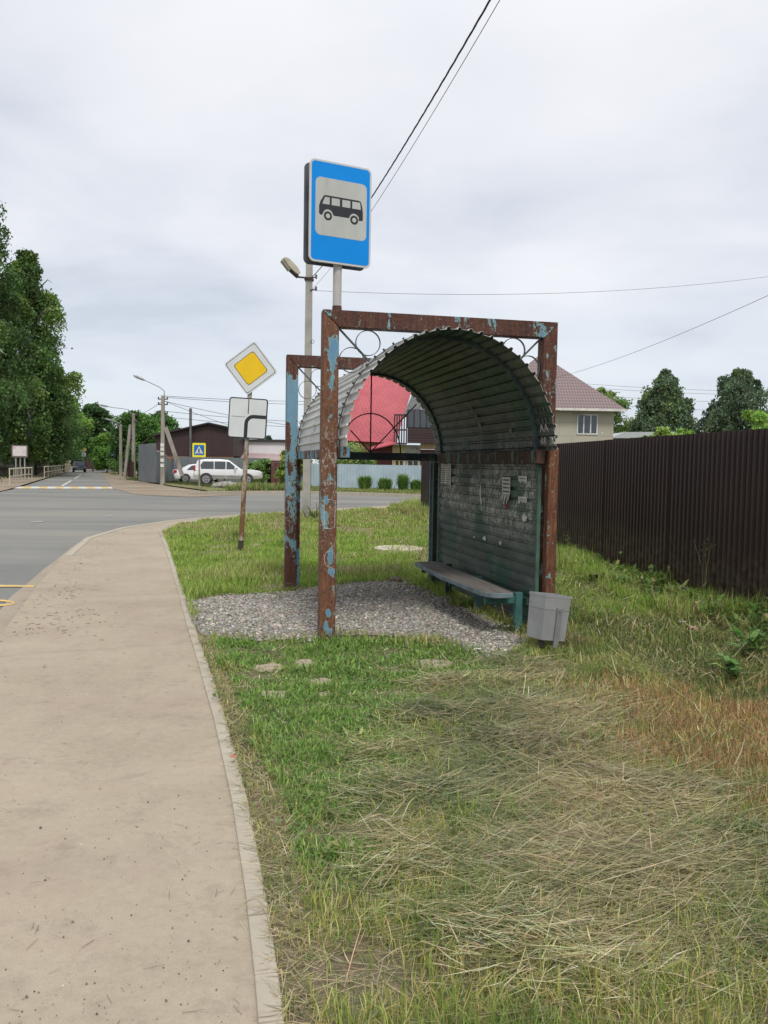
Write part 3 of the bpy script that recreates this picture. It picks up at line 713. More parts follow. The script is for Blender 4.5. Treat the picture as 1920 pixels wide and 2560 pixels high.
for nm, zz, k, wd, th in (('rim', ht-.006, 1.02, .022, .008), ('strap', .262, .985, .007, .012)):
    ring = hs_(k); inn = hs_(k-.05); mb = MB()
    q = [(x, y, zz-wd/2) for x, y in ring]+[(x, y, zz+wd/2) for x, y in ring]+[(x, y, zz+wd/2) for x, y in inn]+[(x, y, zz-wd/2) for x, y in inn]
    mb.add(q, [(o*NB+i, o*NB+(i+1) % NB, ((o+1) % 4)*NB+(i+1) % NB, ((o+1) % 4)*NB+i) for o in range(4) for i in range(NB)], 0, Tb); mb.build(nm, GREYP if nm == 'rim' else GREYD, bin_)
mb = MB(); fdir = math.atan2(.055, .226); Tq = Tb @ Matrix.Translation((.068, -.1005, 0)) @ Matrix.Rotation(fdir, 4, 'Z')
mb.box(-.022, -.018, -.06, .022, -.001, .285, T=Tq); mb.box(-.022, -.0009, -.06, .022, .14, -.05, T=Tq)
mb.tube([(0, -.0175, .262), (0, -.026, .262)], .008, 8, T=Tq); mb.build('bracket', GREYD, bin_, bevel=.002)
MB().box(-.022, .0, -.25, .028, .05, .10).build('post', M('bin_post', (.13, .125, .12), (.09, .08, .07), 9, .7), bin_)

# ------------------------------------------------------------------ signs, poles
def lean_T(base, lean): return Matrix.Translation(base) @ Matrix.Rotation(lean, 4, 'Y')
pb = D(601, 1380, 15.0); pb.z = 0
ps = empty('priority_road_sign', pb, 0, 'leaning rusty post with yellow diamond sign and white road-direction plate', 'road sign')
ps.rotation_euler = (0, R(3.0), R(0))
WOODPOST = M_rust('rusty_sign_post', .50, seed=21, paint=(.40, .36, .30), paint2=(.30, .21, .13), rust=(.17, .085, .045), streak=.7, bumps=((.5, .7, 0, 9, -.10), (2.6, .9, 0, 9, .10)))
MB().tube([(0, 0, -.25), (0, 0, .8), (0, 0, 3.1)], [.047, .043, .040], 12).build('post', WOODPOST, ps)
MB().tube([(0, 0, .0), (0, 0, .2)], [.052, .049], 12).build('post_foot', M('scorched_post', (.03, .027, .025), (.06, .045, .035), 12, .9), ps)
def plate(poly, y, mt, nm, parent, T=None, th=.004): return MB().prism(poly, y-th, y, T=T).build(nm, mt, parent)
SWH = M('sign_face_white', (.60, .62, .62), (.55, .57, .57), 3, .4); SYE = M('sign_yellow', (.78, .50, .006), (.72, .46, .006), 3, .4)
cz = 2.40
plate(rrect(-.345, cz-.36, .345, cz+.36, .05), -.05, BLACK, 'direction_plate', ps, th=.02)
plate(rrect(-.325, cz-.34, .325, cz+.34, .035), -.0705, SWH, 'plate_face', ps, th=.001)
mb = MB()
arcpts = []
Rr, wd, vx, hz = .13, .032, -.022, cz+.035
L1 = [(vx-wd, cz-.339)] + [(vx+Rr+ -(Rr+wd)*math.cos(R(t)), hz-Rr+(Rr+wd)*math.sin(R(t))) for t in range(0, 91, 10)] + [(.324, hz+wd)]
L2 = [(vx+wd, cz-.339)] + [(vx+Rr+ -(Rr-wd)*math.cos(R(t)), hz-Rr+(Rr-wd)*math.sin(R(t))) for t in range(0, 91, 10)] + [(.324, hz-wd)]
mb.band(L1, L2, -.0726, -.0717)
mb.prism([(.004-.008, cz+.08), (.004+.008, cz+.08), (.004+.008, cz+.339), (.004-.008, cz+.339)], -.0726, -.0717)
mb.build('road_arrow', BLACK, ps)
plate([(-.29, cz+.015), (-.05, cz+.015), (-.05, cz+.027), (-.29, cz+.027)], -.0717, M('faded_line', (.30, .28, .27), None, 9, .6), 'faded_line', ps, th=.0008)
Td = Matrix.Translation((0, 0, 3.29)) @ Matrix.Rotation(R(45+4.5), 4, 'Y')
hs = .345
plate(rrect(-hs, -hs, hs, hs, .05), -.045, SWH, 'diamond_plate', ps, Td, .02)
def ringp(a, b, r1, y, nm, mt): MB().band(rrect(-a, -a, a, a, r1), rrect(-b, -b, b, b, r1), y-.001, y, closed=True, T=Td).build(nm, mt, ps)
ringp(hs-.022, hs-.030, .035, -.0655, 'border_line', BLACK)
plate(rrect(-.215, -.215, .215, .215, .045), -.0655, SYE, 'yellow_field', ps, Td, .001)
ringp(.213, .221, .045, -.0667, 'inner_line', BLACK)

CONC = M('pole_concrete', (.36, .345, .315), (.29, .275, .25), 3, .9, bump=.2, dirt=((.24, .22, .19), 2, .6)); WIREM = M('wire_black', (.03, .03, .033), None, 9, .6)
CERAM = M('insulator', (.10, .08, .07), (.05, .04, .04), 9, .4)
def sqpole(mb, h, w0, w1, x=0, y=0, z0=-.3):
    vs = [(x+sx*w0/2, y+sy*w0*.45, z0) for sx, sy in ((-1,-1),(1,-1),(1,1),(-1,1))] + [(x+sx*w1/2, y+sy*w1*.45, h) for sx, sy in ((-1,-1),(1,-1),(1,1),(-1,1))]
    return mb.add(vs, [(3,2,1,0),(4,5,6,7),(0,1,5,4),(1,2,6,5),(2,3,7,6),(3,0,4,7)])
lp0 = D(766, 1290, 25.0); lp = Vector((lp0.x, 25.0, 0))
lamp = empty('lamp_pole', lp, 0, 'square concrete pole with a pale street lamp behind the bus stop sign', 'lamp post')
sqpole(MB(), 7.75, .23, .19).build('pole', CONC, lamp, bevel=.01)
la = D(757, 697, 25)-lp; lt = D(718, 648, 24.8)-lp; lm = D(748, 688, 25)-lp
mb = MB().tube([(.0, -.12, la.z), (lm.x-.02, -.14, la.z+.02), (D(745, 684, 24.9)-lp)], .028, 8); mb.box(-.13, -.13, la.z-.05, .13, .12, la.z+.03)
mb.build('lamp_arm', M('rusty_bracket', (.07, .05, .045), (.05, .03, .025), 9, .7), lamp)
hd = D(708, 645, 24.7)-lp; tl = D(746, 686, 24.9)-lp
ax = (hd-tl); Lh = ax.length; xq = ax.normalized(); zq = Vector((0, 0, 1)); yq = zq.cross(xq).normalized(); zq = xq.cross(yq)
Tl = Matrix((xq, yq, zq)).transposed().to_4x4(); Tl.translation = tl
pr = [(0, -.05), (.1, -.08), (Lh*.55, -.10), (Lh, -.05), (Lh, .03), (Lh*.8, .09), (Lh*.3, .10), (0, .05)]
MB().prism(pr, -.13, .13, T=Tl).build('lamp_head', M('lamp_cream', (.47, .44, .33), (.38, .36, .28), 6, .5), lamp, bevel=.02)
MB().prism([(Lh*.42, -.16), (Lh*.98, -.12), (Lh*.98, -.055), (Lh*.42, -.105)], -.10, .10, T=Tl).build('lamp_glass', M('lamp_glass', (.33, .31, .24), (.28, .26, .2), 6, .2), lamp, bevel=.015)
MB().prism([(-.05, -.10), (Lh*.40, -.13), (Lh*.40, -.085), (-.05, -.05)], -.09, .09, T=Tl).build('lamp_gear', DKMETAL, lamp, bevel=.01)
mb = MB()
for zz, sx in ((697, 1), (727, 1)):
    q = D(776, zz, 25)-lp; mb = MB(); mb.tube([(.05, -.1, q.z), (.22, -.12, q.z+.03)], .02, 6); mb.tube([(.22, -.12, q.z-.02), (.22, -.12, q.z+.10)], .03, 6); mb.build('insulator', CERAM, lamp)
hk = [(.13+.05*math.cos(a*.5), -.1, (D(776, 855, 25)-lp).z+.05*math.sin(a*.5)) for a in range(13)]
MB().tube(hk, .008, 5).build('wire_hook', CERAM, lamp)

def wire(name, a, b, sag, r, label, n=28, mat=WIREM, twist=False, cat='wire', group='overhead wires'):
    a, b = Vector(a), Vector(b); mb = MB()
    P = lambda t: a.lerp(b, t) - Vector((0, 0, sag*4*t*(1-t)))
    if twist:
        n = 220
        for ph in (0, 2.1, 4.2): mb.tube([P(k/n)+Vector((math.cos(ph+k*.9), 0, math.sin(ph+k*.9)))*r*1.1 for k in range(n+1)], r, 5)
    else: mb.tube([P(k/n) for k in range(n+1)], r, 5)
    o = mb.build(name, mat, None); o.location = (0, 0, 0); tag(o, label, cat, group); return o
wa = D(776, 697, 25)
wire('overhead_wire', wa, (4.2, -8, 7.3), 1.0, .0060, 'thick twisted black cable running up from the lamp pole over the shelter', twist=True)
wire('overhead_wire', D(776, 727, 25), (4.3, -8, 7.5), 1.0, .0042, 'thin wire running up beside the thick twisted cable', n=60)
wire('overhead_wire', D(778, 726, 25), D(2150, 655, 34), .55, .0055, 'thin lone wire crossing the sky to the right from the lamp pole')
wire('overhead_wire', D(1385, 945, 60), D(2100, 655, 24), .35, .009, 'dark cable rising to the right from the beige house roof')

# left utility poles, with raking struts and lamp arms
POLEM = M('weathered_pole', (.30, .275, .235), (.21, .19, .165), 2.5, .9, stretch=(1, 1, .3), dirt=((.15, .13, .11), 3, .6))
ARMM = M('lamp_arm_grey', (.30, .31, .32), (.23, .24, .25), 5, .5); LAMPW = M('lamp_white', (.62, .62, .60), (.5, .5, .5), 5, .4)
def utility_pole(base_px, top_py, depth, width, arm, strut, label, lamp_mat=None, cross=(0.04, .10, .2), shade=1):
    b = D(base_px[0], base_px[1], depth); h = D(base_px[0]+3, top_py, depth).z; b.z = 0
    r = empty('utility_pole', b, 0, label, 'utility pole', 'utility poles along the side street')
    sqpole(MB(), h, width, width*.72).build('pole', POLEM, r)
    def L(px, py): return D(px, py, depth)-b
    if arm:
        pts = [L(*p) for p in arm]; MB().tube(pts, .035, 6).build('lamp_arm', ARMM, r)
        a, c = pts[-1], pts[-2]; t = (a-c).normalized()
        MB().tube([a-t*.15, a+t*.1, a+t*.5, a+t*.75], [.05, .10, .11, .05], 8).build('lamp_head', lamp_mat or ARMM, r)
    if strut:
        MB().bar(L(*strut[0]), L(*strut[1])-Vector((0, 0, .4)), width*.8, width*.8).build('strut', POLEM, r)
    for f in cross:
        mb = MB(); z = h*(1-f); mb.box(-.35, -.06, z-.04, .35, .06, z+.04)
        for sx in (-.32, .32): mb.tube([(sx, 0, z), (sx, 0, z+.16)], .045, 6)
        mb.build('insulator_arm', CERAM, r)
    return r, h
up1, h1 = utility_pole((407, 1208), 989, 60, .30, [(411, 990), (411, 978), (399, 968), (372, 955), (358, 949)], [(414, 1068), (456, 1176)], 'concrete utility pole with raking strut and lamp arm beside the grey fence')
mb = MB(); q = D(420, 1046, 60)-up1.location; mb.tube([(q.x+.12*math.cos(a*.5), -.2, q.z+.16*math.sin(a*.5)) for a in range(13)], .025, 5, closed=False)
mb.build('cable_coil', WIREM, up1)
for zz in (1112, 1122, 1134, 1150, 1163):
    q = D(408, zz, 60)-up1.location; MB().box(-.13, -.165, q.z-.14, .12, -.155, q.z+.10).build('pasted_paper', PAPER, up1)
utility_pole((334, 1184), 1033, 82, .32, [(328, 1035), (322, 1024), (302, 1021), (283, 1019), (268, 1016)], [(326, 1062), (312, 1184)], 'second utility pole with long lamp arm and leaning strut, beyond the grey fence', cross=(.03, .12))
utility_pole((302, 1186), 1062, 95, .34, [(306, 1066), (298, 1058), (290, 1054), (278, 1051)], None, 'thin leaning pole with red and white notices before the trees', cross=())
utility_pole((286, 1172), 1088, 125, .3, [(286, 1092), (276, 1085), (268, 1079)], None, 'slender far pole with bright lamp head against green trees', lamp_mat=LAMPW, cross=(.04,))
def simple_sign(base_px, depth, top, name, label, build, w=.05, cat='road sign'):
    b = D(base_px[0], base_px[1], depth); b.z = 0
    r = empty(name, b, 0, label, cat); MB().tube([(0, 0, -.2), (0, 0, top)], w, 8).build('post', POLEM, r); build(r); return r
def ped_face(r, cz, hs, yellow, y=-.06):
    k = hs
    if yellow: plate(rrect(-k, cz-k*1.06, k, cz+k*1.06, .06), y, M('sign_lime', (.72, .66, .03), (.68, .62, .03), 3, .4), 'yellow_backing', r, th=.02); y -= .0205; k *= .76
    plate(rrect(-k, cz-k, k, cz+k, .04), y, M('ped_blue', (.01, .13, .38), (.01, .12, .36), 3, .4), 'blue_field', r, th=.004 if yellow else .02); y -= .0045 if yellow else .0205
    plate([(-k*.82, cz-k*.70), (k*.82, cz-k*.70), (0, cz+k*.80)], y, SWH, 'white_triangle', r, th=.003); y -= .0035
    mb = MB(); c = cz-k*.08
    def bb(a, b, w): mb.bar((a[0]*k, y-.002, c+a[1]*k), (b[0]*k, y-.002, c+b[1]*k), w*k, .004)
    mb.prism(circ(0*k, c+.36*k, .085*k, 12), y-.004, y)
    bb((0, .28), (-.03, -.05), .17); bb((-.03, -.02), (.18, -.52), .12); bb((-.03, -.02), (-.24, -.50), .12); bb((.0, .24), (.20, -.02), .08); bb((0, .24), (-.20, .02), .08)
    for sx in (-.42, -.12, .18, .46): bb((sx-.07, -.57), (sx+.09, -.57), .07)
    mb.build('walker_symbol', BLACK, r)
simple_sign((498, 1222), 50, 2.70, 'pedestrian_crossing_sign', 'yellow bordered pedestrian crossing sign on a thin post before the silver car', lambda r: ped_face(r, 2.32, .40, True))
simple_sign((285, 1173), 112, 2.95, 'pedestrian_crossing_sign', 'small plain blue pedestrian crossing sign far down the side street', lambda r: ped_face(r, 2.55, .36, False), w=.06)
def far_prio(r):
    Tq = Matrix.Translation((0, -.06, 3.25)) @ Matrix.Rotation(R(45), 4, 'Y')
    plate(rrect(-.36, -.36, .36, .36, .03), 0, SWH, 'diamond_plate', r, Tq, .02); plate(rrect(-.24, -.24, .24, .24, .03), -.021, SYE, 'yellow_field', r, Tq, .003)
    plate(rrect(-.33, 2.18, .33, 2.75, .03), -.06, SWH, 'direction_plate', r, th=.02)
    MB().prism([(-.33, 2.4), (0, 2.4), (0, 2.18), (.07, 2.18), (.07, 2.47), (-.33, 2.47)], -.086, -.081).build('road_arrow', BLACK, r)
simple_sign((210, 1178), 128, 3.0, 'priority_road_sign', 'small distant yellow diamond sign with white plate behind the blue car', far_prio, w=.05)
def adboard(r):
    for x in (-.35, .35): MB().tube([(x, 0, -.2), (x, 0, 2.6)], .05, 8).build('post', ARMM, r)
    plate(rrect(-.64, 1.73, .64, 2.72, .08), -.05, M('board_frame', (.13, .11, .10), None, 5, .6), 'board_frame', r, th=.06)
    plate(rrect(-.54, 1.85, .54, 2.62, .03), -.111, M('board_face', (.62, .57, .55), (.50, .46, .46), 2, .6, dirt=((.45, .10, .10), 1.3, .70)), 'board_face', r, th=.004)
    MB().prism([(-.5, 2.45), (-.3, 2.45), (-.3, 2.51), (-.5, 2.51)], -.118, -.116).build('faded_print', M('faded_red', (.5, .22, .2), None, 5, .7), r)
simple_sign((51, 1196), 66, 2.6, 'notice_board', 'framed pale notice board on thin posts in front of the concrete fence', adboard, cat='notice board')

# metal railings by the side street
RAILM = M('railing_cream', (.55, .52, .38), (.42, .38, .27), 6, .6)
def railing(p0, p1, n, label):
    a, b = G(*p0), G(*p1); r = empty('railing', a, 0, label, 'railing', 'cream railings beside the side street'); d = b-a
    mb = MB(); mb.tube([(0, 0, .95), d+Vector((0, 0, .95))], .05, 6); mb.tube([(0, 0, .45), d+Vector((0, 0, .45))], .04, 6); mb.build('rail', RAILM, r)
    for k in range(n+1):
        q = d*(k/n); MB().tube([(q.x, q.y, -.15), (q.x, q.y, .95)], .035, 6).build('railing_post', RAILM, r)
railing((24, 1208.5), (80, 1199.5), 6, 'short cream metal railing nearest the notice board')
railing((111, 1193), (172, 1180), 9, 'long cream metal railing receding along the side street')

# ------------------------------------------------------------------ fences and buildings
def fence_brown():
    mt, nt, p = newmat('brown_steel'); o = objc(nt); z = sepz(nt, o)
    c = ramp(nt, noise(nt, mapping(nt, o, scale=(1, 1, .25)), 2, 6, .6), [(.38, (.018, .0078, .0072)), (.62, (.028, .0115, .0105))])
    oi = node(nt, 'ShaderNodeObjectInfo'); c = mix(nt, mth(nt, 'MULTIPLY', oi.outputs['Random'], .45), c, (.033, .0165, .0145))
    mud = mth(nt, 'MULTIPLY', ramp(nt, noise(nt, o, 9, 6, .7), [(.40, 0.0), (.66, 1.0)]), ramp(nt, mth(nt, 'ADD', z, mth(nt, 'MULTIPLY', noise(nt, o, 1.5, 3, .5), -.6)), [(.0, .9), (.55, .0)]))
    c = mix(nt, mud, c, (.10, .075, .05))
    c = mix(nt, mth(nt, 'MULTIPLY', ramp(nt, noise(nt, mapping(nt, o, scale=(6, 6, .3)), 5, 5, .7), [(.55, 0.0), (.75, 1.0)]), .5), c, (.042, .030, .026))
    nt.links.new(c, p.inputs['Base Color']); p.inputs['Roughness'].default_value = .42; p.inputs['Specular IOR Level'].default_value = .3; return mt
BROWN = fence_brown()

def corr_panel(mb, a, b, z0, z1, pitch=.09, h=.018, side=1, m=0):
    t = (b-a); L = t.length; t = t/L; nn = Vector((-t.y, t.x, 0))*side; pts = []; s = 0
    while s < L-.001:
        for fr, o in ((0, 0), (.42, 0), (.54, h), (.88, h)):
            if s+fr*pitch < L: pts.append((s+fr*pitch, o))
        s += pitch
    pts.append((L, 0)); o = len(mb.v)
    for s, q in pts:
        p = a+t*s+nn*q; mb.v += [(p.x, p.y, z0), (p.x, p.y, z1)]
    for k in range(len(pts)-1): mb.f.append((o+2*k, o+2*k+2, o+2*k+3, o+2*k+1)); mb.m.append(m)
def metal_fence(name, line, z0, z1, mat, label, pitch=.09, h=.018, plen=2.3, base=None, posts=True, group=None, side=1, ztop=None):
    r = empty(name, line[0], 0, label, 'fence', group); off = line[0]
    for i in range(len(line)-1):
        a, b = line[i], line[i+1]; n = max(1, round((b-a).length/plen))
        for k in range(n):
            p, q = a.lerp(b, k/n), a.lerp(b, (k+1)/n)
            mb = MB(); za = z1 if not ztop else ztop(i+k/n); sh = Vector((-.004*(k % 2), 0, 0)); p, q = p+sh, q+sh+(q-p).normalized()*.03; corr_panel(mb, p, q, z0, za+random.uniform(-.006, .006), pitch, h, side)
            ob = mb.build('fence_panel', mat, r, off=off, fixn=False); sd = ob.modifiers.new('thickness', 'SOLIDIFY'); sd.thickness = .0015
    if base:
        mb = MB()
        for i in range(len(line)-1):
            a, b = line[i], line[i+1]; t = (b-a).normalized(); nn = Vector((-t.y, t.x, 0))*side
            q = [a+nn*.02, b+nn*.02, b-nn*.2, a-nn*.2]
            mb.add([(p.x, p.y, -.2) for p in q]+[(p.x, p.y, z0-.01) for p in q], [(0,1,2,3),(4,5,6,7),(0,1,5,4),(1,2,6,5),(2,3,7,6),(3,0,4,7)])
        mb.build('base', base, r, off=off)
    return r
FB = [Vector((5.05, .3, 0)), Vector((4.06, 8.75, 0)), Vector((3.27, 15.6, 0)), Vector((1.32, 29.5, 0))]
metal_fence('metal_fence', FB, .12, 2.06, BROWN, 'tall dark brown corrugated steel fence running behind the shelter', pitch=.112, h=.022, base=M('fence_base', (.14, .135, .13), (.09, .09, .085), 4, .9), side=1)
mb = MB(); q = D(1731, 1098, 11.0)
GREYF = M('grey_steel', (.155, .175, .185), (.125, .14, .15), 1.2, .5); LBLUE = M('light_blue_steel', (.36, .45, .50), (.30, .38, .43), 1.2, .5)
# grey fence at the junction corner: tall leaf, curved leaf, then a lower run behind the cars
g0, g1 = D(346, 1200, 68), D(390, 1207, 61.5); g0.z = g1.z = 0
gf = metal_fence('metal_fence', [g0, g1], .02, 2.95, GREYF, 'tall grey steel fence at the corner of the side street', pitch=.22, h=.02)
g2 = D(432, 1207, 66.5); g2.z = 0; g2a = D(432, 1207, 68.5); g2a.z = 0; g1b = g1+Vector((.04, .1, 0))
r = empty('fence_gate', g1b, 0, 'grey curved-top gate leaf beside the utility pole', 'gate')
mb = MB(); n = 10; dv = g2-g1b
top = [(k/n, 2.35-1.0*(k/n)**2.2) for k in range(n+1)]
for k in range(n):
    a, b = dv*top[k][0], dv*top[k+1][0]; mb.add([(a.x, a.y, 0), (b.x, b.y, 0), (b.x, b.y, top[k+1][1]), (a.x, a.y, top[k][1])], [(0,1,2,3)])
ob = mb.build('gate_leaf', GREYF, r); sd = ob.modifiers.new('t', 'SOLIDIFY'); sd.thickness = .03
MB().tube([tuple(dv*t+Vector((0, -.02, z))) for t, z in top], .04, 6).build('gate_trim', M('cream_trim', (.55, .52, .44), None, 5, .6), r)
MB().tube([(dv.x, dv.y-.03, -.1), (dv.x, dv.y-.03, 1.8)], .06, 6).build('gate_post', M('blue_post', (.06, .08, .14), None, 5, .6), r)
g3 = D(610, 1205, 70); g3.z = 0; g4 = D(668, 1205, 70); g4.z = 0
metal_fence('metal_fence', [g2a, g3, g4], .02, 2.02, GREYF, 'lower grey steel fence behind the parked cars', pitch=.25, h=.02)
rb0, rb1 = D(667, 1205, 66.5), D(728, 1208, 63); rb0.z = rb1.z = 0
RB = M('red_brown_steel', (.14, .055, .045), (.09, .035, .03), 2, .5)
metal_fence('metal_fence', [rb0, rb1], .02, 1.55, M('dark_brown_gate', (.045, .028, .025), (.03, .02, .02), 2, .5), 'short dark brown fence right of the lower grey fence', pitch=.3, h=.03)
r = empty('brick_gate_posts', rb1, 0, 'row of red-brown capped gate posts behind the concrete lamp pole', 'gate')
for k in range(4):
    q = D(684+13*k, 1208, 62.0)-rb1; MB().box(q.x-.16, q.y-.16, -.1, q.x+.16, q.y+.16, 1.62).build('gate_post', RB, r); MB().box(q.x-.2, q.y-.2, 1.621, q.x+.2, q.y+.2, 1.68).build('post_cap', M('cap_pink', (.30, .15, .13), None, 4, .7), r)
lf0, lf1 = D(846, 1224, 55.5), D(1075, 1227, 55.0); lf0.z = lf1.z = 0
lf0a = D(740, 1224, 57); lf0a.z = 0
metal_fence('metal_fence', [lf0a, lf0, lf1, lf1+Vector((6, 1, 0))], .02, 1.62, LBLUE, 'pale blue steel fence across the road in front of the red-roofed house', pitch=.2, h=.02)
# concrete panel fence on the left
CF = M('concrete_fence', (.36, .33, .27), (.25, .23, .19), 1.5, .9, dirt=((.16, .15, .12), 1.2, .60))
def concrete_fence():
    a, b = D(-170, 1190, 69), D(113, 1180, 96); a.z = b.z = 0; r = empty('concrete_fence', a, 0, 'weathered concrete panel fence under the trees on the left', 'fence'); d = b-a; n = 11
    for k in range(n):
        p, q = d*(k/n), d*((k+1)/n); mb = MB(); mb.bar(p+Vector((0, 0, .80)), q+Vector((0, 0, .80)), 1.6, .12)
        t = d.normalized(); nn = Vector((t.y, -t.x, 0))
        for s in range(8):
            u = p.lerp(q, (s+.5)/8)+nn*.09; mb.bar(u+Vector((0, 0, .1)), u+Vector((0, 0, 1.55)), .28, .05)
        mb.build('fence_panel', CF, r); MB().box(p.x-.13, p.y-.13, -.1, p.x+.13, p.y+.13, 1.7).build('fence_post', CF, r)
concrete_fence()
def wood_fence():
    a, b = D(116, 1178, 98), D(176, 1176, 130); a.z = b.z = 0
    r = empty('wooden_fence', a, 0, 'pale paling fence behind the long railing', 'fence'); d = b-a; mb = MB(); n = 60
    for k in range(n): p = d*(k/n); mb.box(p.x-.12, p.y-.03, 0, p.x+.12, p.y+.03, 1.5+.05*math.sin(k*1.3))
    mb.build('palings', M('paling', (.36, .33, .24), (.27, .25, .18), 3, .9), r)
wood_fence()
bf0, bf1 = D(216, 1176, 150), D(262, 1178, 150); bf0.z = bf1.z = 0
metal_fence('metal_fence', [bf0, bf1], .0, 2.0, M('far_brown', (.055, .028, .025), None, 2, .6), 'distant dark brown fence across the end of the side street', pitch=.5, h=.03)
bf2, bf3 = D(318, 1184, 84), D(334, 1185, 80); bf2.z = bf3.z = 0
metal_fence('metal_fence', [bf2, bf3], .0, 1.55, M('far_brown2', (.075, .035, .03), None, 2, .6), 'small maroon fence piece between the leaning strut and second pole', pitch=.4, h=.03)

def wallbox(mb, x0, x1, y0, y1, z0, z1, m=0): mb.box(x0, y0, z0, x1, y1, z1, m)
GLASS = M('window_glass', (.045, .06, .07), (.03, .04, .05), 1, .08, spec=.8); FRAMEW = M('window_frame_white', (.62, .62, .62), None, 5, .5)
def window(parent, x0, x1, z0, z1, y, mull=(.5,), fr=FRAMEW, glass=GLASS, t=.07):
    f = MB(); f.box(x0, y-.06, z0, x1, y-.002, z0+t); f.box(x0, y-.06, z1-t, x1, y-.002, z1); f.box(x0, y-.06, z0+t, x0+t, y-.002, z1-t); f.box(x1-t, y-.06, z0+t, x1, y-.002, z1-t)
    for q in mull: c = x0+(x1-x0)*q; f.box(c-t/2, y-.055, z0+t, c+t/2, y-.002, z1-t)
    w = f.build('window', fr, parent); MB().box(x0+t, y-.03, z0+t, x1-t, y-.003, z1-t).build('pane', glass, w); return w
# brown gabled building with log lower part
def brown_building():
    y = 76.0; P = lambda px, py: D(px, py, y)
    b = P(388, 1200); b.z = 0; r = empty('brown_building', b, 0, 'brown-clad gabled building with log lower wall behind the grey fence', 'building')
    L = lambda px, py: (P(px, py).x-b.x, P(px, py).z)
    x0, zl = L(389, 1145); x1, zr_ = L(583, 1145); apx, apz = L(523, 1056); ex, ez = L(389, 1083); ex2, ez2 = L(583, 1068)
    zb = 3.0
    CLAD = M('brown_cladding', (.050, .026, .026), (.036, .020, .020), 1, .6, stretch=(8, 1, .2))
    zz = L(480, 1139)[1]
    MB().prism([(x0, zz), (x1, zz), (x1, ez2-.15), (apx, apz-.15), (x0, ez-.15)], 0, 9).build('gable_wall', CLAD, r)
    LOG = M('log_wall', (.25, .115, .055), (.16, .07, .035), .9, .7, stretch=(.4, 1, 5), dirt=((.09, .05, .03), 1.5, .55))
    mb = MB(); nl = 12; hgt = zz/nl
    for k in range(nl): mb.tube([(x0, .12, (k+.5)*hgt), (x1, .12, (k+.5)*hgt)], hgt*.54, 8)
    mb.build('log_wall', LOG, r)
    RF = M('dark_roof', (.03, .022, .022), None, 2, .6)
    a, c = Vector((x0-.45, 0, ez-.22)), Vector((apx, 0, apz)); e2 = Vector((x1+.3, 0, ez2-.1))
    mb = MB()
    for p, q in ((a, c), (c, e2)): mb.add([(p.x, -.4, p.z), (q.x, -.4, q.z), (q.x, 9.3, q.z), (p.x, 9.3, p.z), (p.x, -.4, p.z-.14), (q.x, -.4, q.z-.14), (q.x, 9.3, q.z-.14), (p.x, 9.3, p.z-.14)], [(0,1,2,3),(4,7,6,5),(0,4,5,1),(1,5,6,2),(2,6,7,3),(3,7,4,0)])
    rf = mb.build('roof', RF, r)
    MB().tube([(x0-.35, -.2, ez-.35), (x0-1.2, -.2, ez-1.0), (x0-1.6, -.2, ez-1.3)], .07, 6).build('gutter_pipe', RF, r)
    cx, cz0 = L(479, 1155); _, cz1 = L(479, 1022)
    MB().tube([(cx, -.45, cz0), (cx, -.45, cz1-.05), (cx, -.45, cz1)], [.13, .13, .16], 10).build('flue_pipe', M('flue_steel', (.20, .19, .19), (.13, .12, .12), 3, .35, metal=.6), r)
    MB().box(cx-.55, -.4, cz0-.5, cx+.55, -.05, cz0+.3).build('vent_box', M('vent_grey', (.30, .30, .31), None, 3, .6), r)
    wx0, wz0 = L(511, 1166); wx1, wz1 = L(540, 1149); window(r, wx0, wx1, wz0-.2, wz1, -.25, t=.12)
brown_building()
def white_building():
    y = 82.0; b = D(583, 1200, y); b.z = 0; r = empty('white_building', b, 0, 'low white-walled building with a pinkish lean-to roof beside the brown one', 'building')
    L = lambda px, py: (D(px, py, y).x-b.x, D(px, py, y).z)
    x0, zt = L(583, 1103); x1, zt2 = L(740, 1108); _, zb = L(600, 1143)
    MB().box(x0+.1, 0, 0, x1, 7, zt).build('wall', M('white_wall', (.70, .69, .69), (.62, .61, .61), .5, .7), r)
    MB().box(x0, -.25, zt+.003, x1+.2, 7.2, zt+.22).build('roof', M('roof_edge', (.035, .035, .04), None, 2, .6), r)
    mb = MB().add([(x0, -.02, zb+.5), (x1-1, -.02, zb+.35), (x1-1, -2.5, zb-.25), (x0, -2.5, zb-.1), (x0, -.02, zb+.4), (x1-1, -.02, zb+.25), (x1-1, -2.5, zb-.35), (x0, -2.5, zb-.2)], [(0,1,2,3),(4,7,6,5),(0,4,5,1),(1,5,6,2),(2,6,7,3),(3,7,4,0)])
    mb.build('lean_to_roof', M('pink_metal', (.36, .27, .27), (.30, .22, .22), 1, .6), r)
    MB().box(x0, -2.3, 0, x1-1, -2.2, zb-.36).build('lean_to_wall', M('brown_boards', (.10, .06, .04), (.06, .04, .03), 2, .8, stretch=(4, 1, .3)), r)
white_building()
